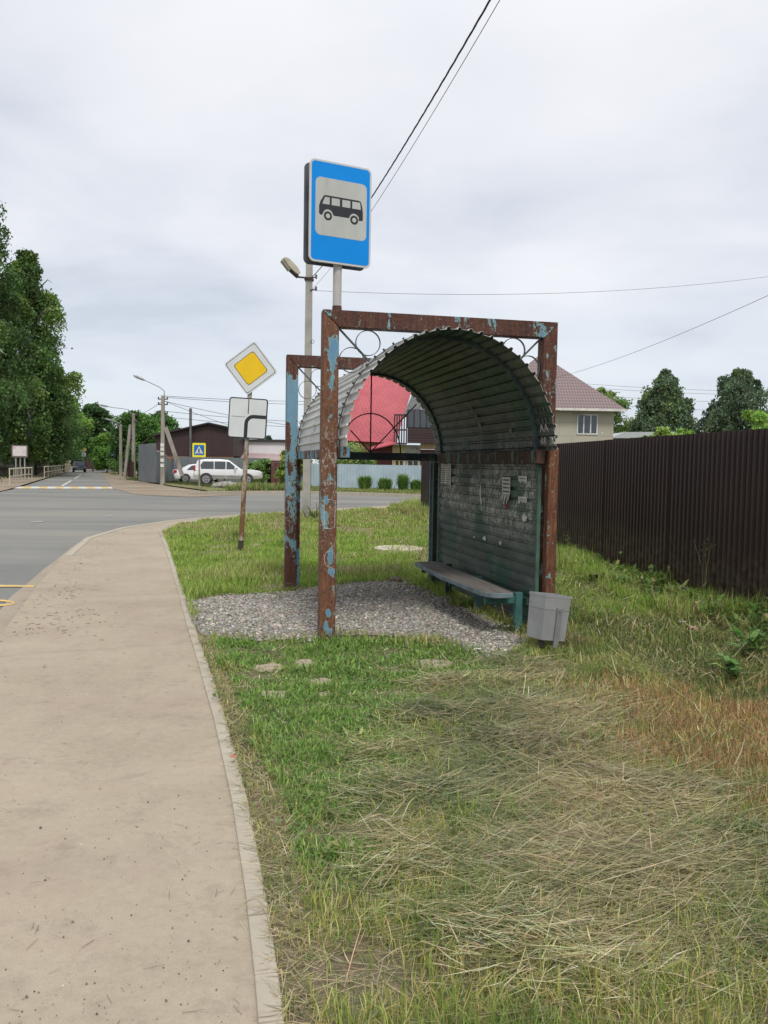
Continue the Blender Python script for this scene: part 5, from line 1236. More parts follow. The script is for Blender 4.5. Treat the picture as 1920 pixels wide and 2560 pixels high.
tree('lilac_bush', gx(296, 112), 4.3, 2.0, 'green bush behind the far crossing sign', (.050, .095, .025), .17, 9000, z0=.05, shape='wide', seed=22, cat='bush')
tree('maple_tree', gx(345, 98), 7.2, 3.0, 'green tree between the second pole and the brown building', (.040, .085, .022), .17, 16000, z0=.1, shape='wide', seed=23, light=(.07, .14, .03))
tree('maple_tree', gx(400, 105), 7.6, 3.0, 'leafy tree rising behind the strutted utility pole', (.038, .088, .022), .17, 15000, z0=.2, shape='round', seed=24, light=(.06, .13, .03))
tree('conifer_tree', gx(671, 120), 5.6, 1.5, 'small dark spruce top over the white building', (.022, .040, .022), .16, 4000, z0=.1, shape='cone', seed=25)
tree('broadleaf_tree', gx(708, 130), 4.9, 3.4, 'soft green far tree over the white building roof', (.075, .11, .045), .2, 6000, z0=.1, shape='wide', seed=26)
tree('garden_shrub', gx(735, 57), 2.7, 1.05, 'yellow-green garden shrub beside the concrete lamp pole', (.085, .125, .025), .10, 12000, z0=.05, shape='wide', seed=27, cat='bush', light=(.18, .19, .04))
tree('garden_shrub', gx(858, 58.5), 2.9, 1.9, 'light leafy shrub seen between shelter posts, over the pale blue fence', (.085, .13, .04), .10, 11000, z0=.1, shape='wide', seed=28, cat='bush', light=(.16, .20, .07))
tree('garden_shrub', gx(660, 66), 1.9, .8, 'dark shrub between the grey fence and capped gate posts', (.07, .12, .035), .10, 5000, z0=.1, shape='wide', seed=29, cat='bush')
tree('garden_shrub', gx(636, 65.5), 1.6, .9, 'tall weeds growing against the lower grey fence', (.06, .10, .028), .08, 4500, z0=.02, shape='wide', seed=30, cat='bush')
# right-hand trees
tree('birch_tree', gx(1665, 85), 11.8, 3.6, 'drooping birch nearest the beige house', (.050, .074, .042), .16, 26000, z0=.08, weep=1.3, shape='tall', seed=31, bark=BIRCHB, light=(.065, .095, .035))
tree('birch_tree', gx(1612, 86), 7.6, 2.4, 'lower bushy part-birch left of the drooping birch', (.045, .070, .036), .16, 12000, z0=.08, weep=1.2, shape='round', seed=37, bark=BIRCHB)
tree('birch_tree', gx(1842, 80), 11.4, 3.7, 'broad windswept birch at the right edge', (.048, .070, .042), .155, 30000, z0=.06, weep=1.3, shape='round', seed=32, bark=BIRCHB, light=(.060, .085, .036))
tree('broadleaf_tree', gx(1500, 92), 10.6, 3.2, 'green tree behind the roof of the beige house', (.060, .095, .030), .17, 16000, z0=.1, shape='round', seed=33, light=(.10, .14, .045))
tree('broadleaf_tree', gx(1558, 96), 6.6, 2.4, 'dark tree just right of the beige house wall', (.030, .055, .022), .17, 9000, z0=.05, shape='wide', seed=34)
for k, (px, y, h, rd, lab) in enumerate(((1660, 62, 4.6, 1.3, 'bright green sapling peeking over the fence, second from the house'), (1710, 63, 4.65, 1.2, 'bright green sapling peeking over the fence, third from the house'), (1574, 64, 4.0, .5, 'slim bright sapling over the fence nearest the beige house'), (1595, 64, 3.6, .45, 'tiny bright sapling tip beside the slim one'), (1905, 40, 4.6, 1.5, 'large bright green maple bush at the right edge over the fence'), (1620, 63, 4.2, .7, 'low bright sapling before the grey shed roof'))):
    tree('maple_sapling', gx(px, y), h, rd, lab, (.105, .185, .035), .13 if y > 50 else .11, 5000 if rd > 1 else 1600, z0=.3, shape='wide', seed=50+k, cat='bush', light=(.15, .23, .05), group='bright saplings over the fence')

# small blades: generic builder
def blades(P, h, w, yaw, lean, curl, cols, name, kind_label=None, mat=GRASSM, parent=None, flat=None, tipw=.15):
    n = len(P); d = np.stack([np.cos(yaw), np.sin(yaw), np.zeros(n)], 1); s = np.stack([-np.sin(yaw), np.cos(yaw), np.zeros(n)], 1)
    up = np.array([0, 0, 1.0])[None]
    a1 = lean; a2 = lean+curl
    p1 = P + (d*np.sin(a1)[:, None] + up*np.cos(a1)[:, None])*(h*.5)[:, None]
    p2 = p1 + (d*np.sin(a2)[:, None] + up*np.cos(a2)[:, None])*(h*.5)[:, None]
    W2 = s*(w/2)[:, None]
    V = np.stack([P-W2*.8, P+W2*.8, p1-W2, p1+W2, p2-W2*tipw, p2+W2*tipw], 1).reshape(-1, 3)
    b = np.arange(n)[:, None]*6; Q = np.concatenate([b+np.array([[0, 1, 3, 2]]), b+np.array([[2, 3, 5, 4]])], 0)
    return fast_mesh(name, V, Q, np.repeat(cols, 6, 0), mat, parent)
def pick(n, choices, rng):
    k = rng.integers(0, len(choices), n); c = np.array(choices)[k]; c = c*(1+.20*rng.normal(0, 1, (n, 1)))*(1+.07*rng.normal(0, 1, (n, 3))); return np.clip(c, .005, .8)
def vnoise(P, s, seed):                       # cheap smooth noise in the plane
    rng = np.random.default_rng(seed); out = np.zeros(len(P))
    for k in range(7):
        a = rng.uniform(0, 2*PI); f = s*rng.uniform(.6, 2.4); out += np.sin((P[:, 0]*math.cos(a)+P[:, 1]*math.sin(a))*f+rng.uniform(0, 6))/(1+.25*k)
    return out/3.2
vzn = np.vectorize(vz)
VP = [(p.x, p.y) for p in verge_poly]
GRAV = [(p.x, p.y) for p in [G(x, y) for x, y in ((462, 1508), (560, 1493), (700, 1488), (800, 1472), (900, 1458), (1000, 1452), (1080, 1480), (1180, 1535), (1290, 1590), (1330, 1625), (1230, 1648), (1140, 1618), (1040, 1596), (900, 1592), (760, 1600), (680, 1606), (560, 1600), (505, 1592), (480, 1560))]]
PZ = lambda L: [(p.x, p.y) for p in [G(x, y) for x, y in L]]
Z_GREEN = PZ([(485, 1605), (700, 1600), (900, 1590), (1240, 1640), (1330, 1690), (1200, 1730), (1120, 1780), (1070, 1840), (1050, 1970), (1000, 2110), (930, 2230), (800, 2320), (700, 2230), (650, 2040), (590, 1880), (545, 1740)])
Z_HAY = PZ([(1180, 1690), (1330, 1665), (1450, 1720), (1500, 1850), (1640, 1960), (1920, 2080), (1990, 2300), (1700, 2380), (1450, 2440), (1230, 2330), (1090, 2160), (1050, 1990), (1080, 1800)])
Z_BROWN = PZ([(1420, 1730), (1600, 1720), (1960, 1690), (2100, 1800), (2100, 2120), (1860, 2080), (1660, 1960), (1540, 1860)])
Z_BARE = PZ([(690, 2390), (820, 2340), (980, 2400), (1000, 2480), (840, 2520), (720, 2520)])
def near_poly(P, poly, jit, seed):            # polygon test with a ragged border
    J = np.stack([vnoise(P, 7, seed), vnoise(P, 7, seed+1)], 1)*jit + np.random.default_rng(seed).normal(0, jit*.55, (len(P), 2)); return pip(P[:, :2]+J, poly)
def spots(x0, x1, y0, y1, dens, rng, ref=4.0, power=1.4):
    A = (x1-x0)*(y1-y0); n = int(A*dens); P = np.stack([rng.uniform(x0, x1, n), rng.uniform(y0, y1, n)], 1)
    keep = rng.uniform(0, 1, n) < np.minimum(1, (ref/np.maximum(P[:, 1], .5))**power); return P[keep]
def in_view(P, m=.9): return (P[:, 0] < P[:, 1]*.50+m) & (P[:, 0] > -P[:, 1]*.5-m)
SHP = np.array(sTi)
def off_things(P):                            # keep plants clear of the posts, the pavement kerb and the gravel
    k = pip(P, VP) & ~near_poly(P, GRAV, .10, 90)
    return k
SLAB_AT = [(G(px, py), sx, sy) for px, py, sx, sy in ((1085, 1664, .20, .12), (675, 1672, .12, .09), (762, 1662, .08, .10), (804, 1708, .10, .07), (812, 1741, .07, .05), (690, 1741, .13, .06))]
def off_slabs(P, rng):
    k = np.ones(len(P), bool)
    for q, sx, sy in SLAB_AT:
        d = ((P[:, 0]-q.x)/sx)**2+((P[:, 1]-q.y)/(sy*1.6))**2; k &= (d > .6+.25*vnoise(P, 16, 3)) | (rng.uniform(0, 1, len(P)) < .16)
    return k
def make_grass():
    rng = np.random.default_rng(99)
    P = spots(-3.2, 6.0, 1.7, 9.5, 12500, rng, ref=3.6, power=1.1); P = P[in_view(P)]; P = P[off_things(P)]; P = P[off_slabs(P, rng)]
    # behind the fence nothing is seen
    fx = np.interp(P[:, 1], [p.y for p in FB], [p.x for p in FB]); P = P[P[:, 0] < fx+.05]
    n = len(P); g = near_poly(P, Z_GREEN, .22, 10); hy = near_poly(P, Z_HAY, .30, 20); br = near_poly(P, Z_BROWN, .35, 30); bare = near_poly(P, Z_BARE, .12, 40)
    kx = np.interp(P[:, 1], [p.y for p in kerb_line], [p.x for p in kerb_line]); edge = (P[:, 0]-kx) < .13+.07*vnoise(P, 6, 3)
    patch = vnoise(P, 5, 55); patch2 = vnoise(P, 11, 56)
    gz = vzn(P[:, 0], P[:, 1]); P3 = np.concatenate([P, gz[:, None]-.006], 1)
    fence_d = fx[(P[:, 0] < fx+.05)] if False else np.interp(P[:, 1], [p.y for p in FB], [p.x for p in FB])-P[:, 0]
    far = P[:, 1]; wsc = np.clip(far/4.0, .85, 2.3)
    green = g & ~edge & ~hy
    # ---- green knotweed patch: short, broad, dense
    m = green & (rng.uniform(0, 1, n) < np.clip(1.12+.60*patch2+.30*patch, .10, 1)); k = m.sum()
    q = P3[m]; h = rng.uniform(.020, .060, k)*np.clip(1+.55*patch[m]+.3*patch2[m], .4, 2); w = rng.uniform(.0035, .0075, k)*wsc[m]
    cols = pick(k, [(.135, .26, .042), (.175, .32, .060), (.11, .22, .045), (.23, .37, .085), (.16, .29, .07), (.30, .43, .15), (.25, .34, .08)], rng)
    yl = rng.uniform(0, 1, k) < .07; cols[yl] = pick(yl.sum(), [(.30, .27, .10), (.22, .20, .09)], rng)
    struct(blades(q, h, w, rng.uniform(0, 2*PI, k), rng.uniform(.1, .9, k), rng.uniform(.1, 1.0, k), cols, 'green_knotweed', tipw=.35), 'stuff')
    # ---- upright mixed grass elsewhere
    m = ~green & ~bare & (rng.uniform(0, 1, n) < np.where(hy, .22, np.where(edge, .22, np.where(br, .85, .62)))); k = m.sum(); q = P3[m]
    bb = br[m]; pt = patch[m]
    h = np.where(bb, rng.uniform(.05, .13, k), rng.uniform(.04, .13, k)*(1+.3*pt)); h[edge[m]] *= .6
    w = rng.uniform(.0022, .0048, k)*wsc[m]
    cg = pick(k, [(.23, .32, .055), (.33, .38, .085), (.16, .25, .05), (.44, .42, .14), (.58, .50, .24), (.30, .36, .07), (.50, .46, .18), (.38, .36, .12)], rng)
    cb = pick(k, [(.46, .265, .125), (.40, .22, .10), (.33, .18, .085), (.56, .38, .18), (.40, .29, .11), (.64, .50, .28), (.34, .31, .11), (.28, .16, .085)], rng)
    cols = np.where((bb & (rng.uniform(0, 1, k) < np.clip(.86+.4*pt, .3, 1)))[:, None], cb, cg)
    gl = (pt > .25) & ~bb; cols[gl] = pick(gl.sum(), [(.15, .23, .05), (.19, .28, .065), (.28, .32, .09)], rng)
    nf = (fence_d[m] < 2.2) & (P[m][:, 1] > 5.5) & (rng.uniform(0, 1, k) < .8); cols[nf] = pick(nf.sum(), [(.12, .185, .05), (.18, .24, .07), (.27, .27, .11), (.09, .145, .04), (.15, .14, .06)], rng); h[nf] *= np.where(fence_d[m][nf] < .7, rng.uniform(.8, 2.6, nf.sum()), rng.uniform(.4, 1.2, nf.sum()))
    struct(blades(q, h, w, rng.uniform(0, 2*PI, k), np.abs(rng.normal(.15, .35, k)), rng.uniform(0, 1.1, k), cols, 'mown_grass'), 'stuff')
    # ---- cut hay lying about
    dens = np.where(hy, .62, np.where(edge, .45, np.where(br, .26, np.where(bare, .16, .15)))); dens = np.where(green, np.clip(.02-.15*patch2-.06*patch, .012, .22), dens)
    m = rng.uniform(0, 1, n) < dens; k = m.sum(); q = P3[m].copy()
    lay = hy[m]; q[:, 2] += np.where(lay, rng.uniform(.0, .075, k)*np.clip(.75+.5*vnoise(q, 4, 77), .2, 1.4), rng.uniform(.0, .025, k))
    L = np.where(lay, rng.gamma(2.2, .055, k)+.03, rng.gamma(2, .035, k)+.03)*np.where(edge[m], .7, 1); w = rng.uniform(.0018, .0042, k)*wsc[m]
    ang = np.where(lay, rng.normal(.1, .5, k), rng.normal(.1, 1.0, k))+PI*(rng.uniform(0, 1, k) < .5)
    hp = vnoise(q, 3.2, 64)
    straw = pick(k, [(.56, .48, .29), (.46, .40, .23), (.66, .58, .38), (.36, .32, .18), (.22, .19, .10)], rng); gg = pick(k, [(.19, .225, .115), (.27, .30, .17), (.36, .37, .22), (.13, .16, .075)], rng)
    isg = rng.uniform(0, 1, k) < np.clip(.42+.75*hp, .08, .88); cols = np.where(isg[:, None], gg, straw); ed = edge[m]; cols[ed] = straw[ed]*.9
    struct(blades(q, L, w, ang, np.clip(rng.normal(1.47, .13, k), 1.0, 1.75), rng.normal(.04, .16, k), cols, 'cut_hay', tipw=.5), 'stuff')
make_grass()
def make_hay():
    rng = np.random.default_rng(321); xs = [p[0] for p in Z_HAY]; ys = [p[1] for p in Z_HAY]
    P = spots(min(xs)-.4, max(xs)+.4, min(ys)-.3, max(ys)+.4, 21000, rng, ref=3.4, power=1.5); P = P[in_view(P)]; P = P[near_poly(P, Z_HAY, .28, 20)]
    cl = vnoise(P, 4.5, 171); P = P[rng.uniform(0, 1, len(P)) < np.clip(.62+.55*cl, .08, 1)]; n = len(P); cl = vnoise(P, 4.5, 171); wsc = np.clip(P[:, 1]/4, .85, 1.8)
    z = vzn(P[:, 0], P[:, 1])+rng.uniform(0, 1, n)**.8*np.clip(.045+.05*cl, .01, .12)
    q = np.concatenate([P, z[:, None]], 1); cells = np.floor(P*6); ca = np.sin(cells[:, 0]*12.9898+cells[:, 1]*78.233)*43758.5453; ca = (ca-np.floor(ca))*PI
    ang = (ca-PI/2)*.42+.12+rng.normal(0, .34, n)+PI*(rng.uniform(0, 1, n) < .5); odd = rng.uniform(0, 1, n) < .14; ang[odd] = rng.uniform(0, 2*PI, odd.sum())
    L = rng.gamma(2.4, .032, n)+.025; w = rng.uniform(.0022, .0052, n)*wsc
    g = vnoise(P, 2.6, 64)+rng.normal(0, .35, n); straw = pick(n, [(.64, .56, .34), (.54, .47, .27), (.74, .67, .44), (.42, .36, .20), (.28, .23, .12)], rng); gg = pick(n, [(.16, .205, .095), (.25, .29, .16), (.34, .37, .22), (.095, .13, .055), (.13, .17, .085)], rng)
    struct(blades(q, L, w, ang, np.clip(rng.normal(1.50, .12, n), 1.0, 1.8), rng.normal(.06, .22, n), np.where((g > .26)[:, None], gg, straw)*np.where(vnoise(P, 3.1, 190) > .45, .70, 1.0)[:, None], 'hay_mat', tipw=.45), 'stuff')
make_hay()
def make_broad_weeds():
    rng = np.random.default_rng(808); C = []
    for k in range(900):
        y = 3.0+16*rng.uniform()**1.3; fx = np.interp(y, [p.y for p in FB], [p.x for p in FB]); far_side = rng.uniform() < .62
        x = fx-.1-abs(rng.normal(0, .9)) if far_side else rng.uniform(-.29*y+.1, fx-.3)
        C.append((x, y))
    C = np.array(C); C = C[off_things(C)]; C = C[~near_poly(C, Z_HAY, .1, 20)]; n = len(C)
    k = np.repeat(np.arange(n), 12); q = C[k]+rng.normal(0, .035, (len(k), 2)); fx = np.interp(q[:, 1], [p.y for p in FB], [p.x for p in FB]); nearf = (fx-q[:, 0]) < .8
    P3 = np.concatenate([q, (vzn(q[:, 0], q[:, 1])+rng.uniform(0, .05, len(q))+nearf*rng.uniform(0, .16, len(q)))[:, None]], 1); L = rng.uniform(.03, .09, len(q))*np.where(nearf, 1.4, .55)
    cc = pick(n, [(.15, .25, .055), (.11, .20, .05), (.22, .30, .09), (.19, .26, .06), (.32, .33, .12)], rng)[k]*(1+.12*rng.normal(0, 1, (len(k), 1)))
    struct(blades(P3, L, L*rng.uniform(.28, .5, len(q)), rng.uniform(0, 2*PI, len(q)), rng.uniform(.3, 1.4, len(q)), rng.uniform(0, .9, len(q)), np.clip(cc, .01, .7), 'broadleaf_weeds', tipw=.2, mat=LEAF), 'stuff')
    m = 34000; y = 4.0+13*rng.uniform(0, 1, m)**1.4; fx = np.interp(y, [p.y for p in FB], [p.x for p in FB]); x = fx-rng.uniform(.05, 2.9, m); P = np.stack([x, y], 1); P = P[off_things(P) & (~near_poly(P, Z_BROWN, .3, 30) | (rng.uniform(0, 1, m) < .25)) & (rng.uniform(-.6, .5, m) < vnoise(np.stack([x, y], 1), 3, 31))]; m = len(P)
    P3 = np.concatenate([P, (vzn(P[:, 0], P[:, 1])+rng.uniform(.03, .10, m))[:, None]], 1); w = np.clip(P[:, 1]/5.5, .9, 2.0)*rng.uniform(.0025, .0075, m)
    struct(blades(P3, rng.gamma(2.2, .035, m)+.03, w, rng.uniform(0, 2*PI, m), rng.normal(1.35, .3, m), rng.normal(.1, .3, m), pick(m, [(.44, .40, .20), (.34, .32, .14), (.22, .25, .09), (.52, .47, .28), (.18, .16, .075), (.14, .18, .06), (.11, .14, .05), (.26, .24, .11)], rng), 'loose_hay', tipw=.5), 'stuff')
make_broad_weeds()
def make_far_grass():
    rng = np.random.default_rng(123)
    P = spots(-9, 5.2, 8.5, 34, 6800, rng, ref=9.0, power=1.5); P = P[in_view(P, 1.5)]; P = P[off_things(P)]
    fx = np.interp(P[:, 1], [p.y for p in FB], [p.x for p in FB]); P = P[P[:, 0] < fx+.1]; fx = np.interp(P[:, 1], [p.y for p in FB], [p.x for p in FB])
    n = len(P); p1 = vnoise(P, 1.4, 5); p2 = vnoise(P, 3.4, 6); p3 = vnoise(P, 2.0, 16); keep = rng.uniform(0, 1, n) < np.clip(.62+.75*p2+.35*p3, .06, 1); P = P[keep]; p1 = p1[keep]; p2 = p2[keep]; fx = fx[keep]; n = len(P)
    P3 = np.concatenate([P, vzn(P[:, 0], P[:, 1])[:, None]-.006], 1); y = P[:, 1]
    h = rng.uniform(.03, .13, n)*np.clip(1+.4*p1+.8*vnoise(P, 2.7, 26), .35, 2.4)*np.where(fx-P[:, 0] < 1.1, 2.5, 1); w = rng.uniform(.004, .008, n)*np.clip(y/9, 1, 3.2)
    # taller fringe where the verge meets the pavement and the road
    cg = pick(n, [(.22, .35, .055), (.29, .42, .07), (.38, .46, .11), (.15, .26, .05), (.34, .48, .10)], rng); cy = pick(n, [(.46, .41, .19), (.34, .33, .12), (.54, .47, .26), (.28, .24, .11)], rng)
    dry = rng.uniform(0, 1, n) < np.clip(.12+.35*(p1 > .4)+.30*(y > 19)-.35*p2, 0, .8); cols = np.where(dry[:, None], cy, cg)
    struct(blades(P3, h, w, rng.uniform(0, 2*PI, n), np.abs(rng.normal(.2, .35, n)), rng.uniform(0, 1.1, n), cols, 'rough_grass'), 'stuff')
    # verge across the junction
    A = [farK[k]+Vector((0, .35, 0)) for k in range(5)]
    xs = rng.uniform(A[0].x, A[4].x+3, 30000); fy = np.interp(xs, [a.x for a in A], [a.y for a in A]); ys = fy+rng.uniform(0, 1, 30000)**1.3*9.0
    k2 = ~((xs > sv.x-2.9) & (xs < sv.x+2.6) & (ys > sv.y-1.6)) & ((xs > -8.6) | (rng.uniform(0, 1, 30000) < .15)) & ((xs < -4) | (rng.uniform(0, 1, 30000) < .55)); xs, ys = xs[k2], ys[k2]; n = len(xs)
    P3 = np.stack([xs, ys, np.full(n, -.03)], 1); pp1 = vnoise(P3, .8, 9)
    tall = (np.abs(xs-(-6.6)) < 2.0) & (ys < fy[k2]+5)
    h = rng.uniform(.08, .24, n)*np.where(tall, 2.6, 1)*(1+.3*pp1)*np.where(xs < -8.8, .5, 1); w = rng.uniform(.02, .04, n)
    cols = np.where((rng.uniform(0, 1, n) < .35+.3*pp1)[:, None], pick(n, [(.40, .35, .14), (.32, .28, .11)], rng), pick(n, [(.14, .22, .05), (.19, .27, .07), (.10, .17, .045)], rng))
    struct(blades(P3, h, w, rng.uniform(0, 2*PI, n), np.abs(rng.normal(.2, .3, n)), rng.uniform(0, .9, n), cols, 'far_grass'), 'stuff')
    # strip below the corner fence and on the left
    a, b = G(330, 1197), G(600, 1222); t = rng.uniform(0, 1, 9000); xs = a.x+(b.x-a.x)*t+rng.normal(0, .35, 9000); ys = a.y+(b.y-a.y)*t+rng.uniform(-1.0, 2.6, 9000)
    P3 = np.stack([xs, ys, np.full(9000, -.09)], 1)
    struct(blades(P3, rng.uniform(.10, .30, 9000), rng.uniform(.02, .05, 9000), rng.uniform(0, 6, 9000), np.abs(rng.normal(.2, .3, 9000)), rng.uniform(0, .9, 9000), pick(9000, [(.05, .085, .026), (.08, .12, .035), (.14, .14, .06)], rng), 'corner_grass'), 'stuff')
    xs = rng.uniform(-60, -26, 9000); ys = rng.uniform(60, 120, 9000); k3 = xs < -.41*ys-3.0; xs, ys = xs[k3], ys[k3]; n = len(xs)
    struct(blades(np.stack([xs, ys, np.full(n, -.07)], 1), rng.uniform(.1, .35, n), rng.uniform(.04, .09, n), rng.uniform(0, 6, n), np.abs(rng.normal(.2, .3, n)), rng.uniform(0, .9, n), pick(n, [(.05, .085, .026), (.08, .11, .035)], rng), 'left_grass'), 'stuff')
make_far_grass()
# gravel under the shelter
def make_gravel():
    rng = np.random.default_rng(5); xs = [p[0] for p in GRAV]; ys = [p[1] for p in GRAV]
    sheet('gravel_bed', [(x, y, 0) for x, y in GRAV], M_ground('gravel_base', [(.36, (.15, .138, .12)), (.5, (.235, .215, .185)), (.66, (.33, .30, .26))], 4, 60, bump=.8, bd=.01), z=.019)
    n = 60000; P = np.stack([rng.uniform(min(xs)-.2, max(xs)+.2, n), rng.uniform(min(ys)-.2, max(ys)+.2, n)], 1); P = P[near_poly(P, GRAV, .16, 91) & pip(P, VP)]; P = P[P[:, 0] > np.interp(P[:, 1], [p.y for p in kerb_line], [p.x for p in kerb_line])+.06]
    P = P[rng.uniform(0, 1, len(P)) < np.clip(.72+.6*vnoise(P, 2.2, 8), .10, 1)]; n = len(P)
    base = np.array([(1,0,0),(0,1,0),(-1,0,0),(0,-1,0)], float); s = rng.uniform(.006, .017, n)*rng.uniform(.7, 1.25, n); big = rng.uniform(0, 1, n) < .04; s[big] *= 1.6
    yaw = rng.uniform(0, 2*PI, n); V = np.zeros((n, 12, 3))
    for lv, (zz, rr) in enumerate(((-.25, .8), (.35, 1.0), (.75, .55))):
        for k in range(4):
            a = yaw+k*PI/2+rng.normal(0, .25, n); r_ = s*rr*rng.uniform(.75, 1.3, n)
            V[:, lv*4+k, 0] = P[:, 0]+np.cos(a)*r_; V[:, lv*4+k, 1] = P[:, 1]+np.sin(a)*r_*.8; V[:, lv*4+k, 2] = .022+s*zz*.8+rng.normal(0, .12, n)*s
    b = np.arange(n)[:, None]*12; Q = []
    for lv in range(2):
        for k in range(4): Q.append(b+np.array([[lv*4+k, lv*4+(k+1) % 4, lv*4+4+(k+1) % 4, lv*4+4+k]]))
    Q.append(b+np.array([[8, 9, 10, 11]])); Q = np.concatenate(Q, 0)
    cols = pick(n, [(.30, .278, .242), (.37, .345, .30), (.23, .215, .195), (.33, .295, .245), (.265, .25, .23), (.45, .42, .37), (.17, .16, .145)], rng)
    o = fast_mesh('gravel', V.reshape(-1, 3), Q, np.repeat(cols, 12, 0), M_attr('gravel_stone', .9, 0.0, .2)); struct(o, 'stuff')
make_gravel()
# half-buried flat slabs in the grass
SLAB = M('sandy_slab', (.36, .305, .22), (.255, .21, .15), 9, .95, bump=.5)
for k, (px, py, sx, sy, lab) in enumerate(((1085, 1664, .21, .125, 'widest half-buried sandy slab, right of the near post'), (675, 1672, .125, .095, 'upper left half-buried sandy slab in the green patch'), (762, 1662, .085, .105, 'sandy slab just right of the upper left one'), (804, 1708, .105, .075, 'small sandy slab in the middle of the green patch'), (812, 1741, .06, .05, 'smallest sandy slab below the middle one'), (690, 1741, .135, .065, 'lower left sandy slab near the kerb'))):
    q = G(px, py); rr = random.Random(k); n = 12; poly = [(sx*math.cos(2*PI*i/n)*rr.uniform(.7, 1.15), sy*1.6*math.sin(2*PI*i/n)*rr.uniform(.75, 1.12)) for i in range(n)]
    o = MB().prism(poly, -.05, .014+.004*rr.random(), 'z').build('stone_slab', SLAB, None, bevel=.008); o.location = (q.x, q.y, .0); tag(o, lab, 'stone slab', 'half-buried slabs in the grass')
# weeds, big-leaved plants, sedge tufts
def leafy(name, base, h, nst, nl, leaf, label, cols, seed, spread=.25, cat='plant', group=None, wide=.5):
    rng = np.random.default_rng(seed); r = empty(name, base, 0, label, cat, group); mb = MB(); C = []; L_ = leaf
    for k in range(nst):
        a = rng.uniform(0, 2*PI); ln = h*rng.uniform(.6, 1); p0 = Vector((rng.normal(0, .03), rng.normal(0, .03), -.02)); p2 = Vector((math.cos(a)*spread*rng.uniform(.3, 1), math.sin(a)*spread*rng.uniform(.3, 1), ln)); mid = p0.lerp(p2, .55)+Vector((0, 0, .06*h))
        mb.tube([p0, mid, p2], [.006, .0045, .002], 4)
        for j in range(nl): t = (j+rng.uniform(.3, 1))/nl; q = p0.lerp(mid, t*2) if t < .5 else mid.lerp(p2, t*2-1); C.append(q)
    st = mb.build('stem', M('weed_stem', (.12, .14, .05), (.17, .13, .06), 9, .8), r)
    n = len(C); P = np.array([tuple(c) for c in C]); yaw = rng.uniform(0, 2*PI, n); L = leaf*rng.uniform(.6, 1.3, n)
    P2 = blades(P, L, L*wide, yaw, rng.uniform(.5, 1.3, n), rng.uniform(.1, .8, n), pick(n, cols, rng), 'leaves', mat=LEAF, parent=r, tipw=.12); return r
GC = [(.13, .23, .06), (.17, .28, .075), (.21, .30, .10)]
for k, (px, py, h, lf, lab) in enumerate(((1882, 1650, .30, .13, 'large-leaved burdock at the right edge below the fence'), (1910, 1590, .36, .11, 'tall burdock at the right edge close to the fence base'), (1845, 1705, .20, .10, 'low broad-leaved weed left of the burdock'), (1640, 1480, .34, .08, 'leafy weed by the fence above the red wrapper'), (1720, 1470, .55, .07, 'thistle-like weed against the brown fence'), (1530, 1420, .45, .07, 'bushy weed against the fence right of the bin'), (1580, 1440, .40, .07, 'second bushy weed along the fence bottom'), (1460, 1400, .40, .06, 'weed clump at the fence just right of the wall post'), (1420, 1395, .45, .06, 'weed clump nearest the rear of the shelter'), (1500, 1405, .3, .06, 'small weed between clumps along the fence'), (1470, 1475, .25, .09, 'broad pale-leaved weed behind the litter bin'), (1385, 1560, .3, .07, 'weeds growing at the foot of the litter bin'))):
    leafy('weed_plant', G(px, py), h, 7, 7, lf, lab, [(.15, .27, .08), (.20, .33, .10), (.11, .21, .06)] if k < 3 else GC if k != 10 else [(.17, .19, .06), (.14, .17, .05)], 200+k, spread=.22, group='weeds along the brown fence')
def oat(px, py, h, seed, lab):
    rng = np.random.default_rng(seed); r = empty('oat_grass', G(px, py), 0, lab, 'grass tuft', 'tall seeding grass by the fence'); mb = MB(); P = []
    for k in range(4):
        a = rng.uniform(0, 2*PI); q = [Vector((0, 0, -.02)), Vector((math.cos(a)*.04, math.sin(a)*.04, h*.6)), Vector((math.cos(a)*.14, math.sin(a)*.14, h))]; mb.tube(q, [.003, .0025, .0015], 4)
        for j in range(14): P.append(q[1].lerp(q[2], .45+.55*rng.uniform(0, 1))+Vector(rng.normal(0, .03, 3)))
    mb.build('stem', M('dry_stem', (.30, .26, .14), (.22, .19, .1), 9, .8), r); n = len(P); P = np.array([tuple(p) for p in P])
    blades(P, rng.uniform(.02, .04, n), np.full(n, .006), rng.uniform(0, 6, n), rng.uniform(1, 2.4, n), rng.uniform(0, .5, n), pick(n, [(.33, .29, .16), (.27, .25, .13)], rng), 'seed_head', parent=r)
for k, (px, py, h, lab) in enumerate(((1600, 1440, .80, 'left one of two tall seeding grasses before the fence'), (1650, 1450, .95, 'tallest seeding grass before the fence'), (1760, 1510, .75, 'lone reddish seeding grass at the fence further right'), (1565, 1425, .6, 'short seeding grass by the fence, left of the taller two'))): oat(px, py, h, 300+k, lab)
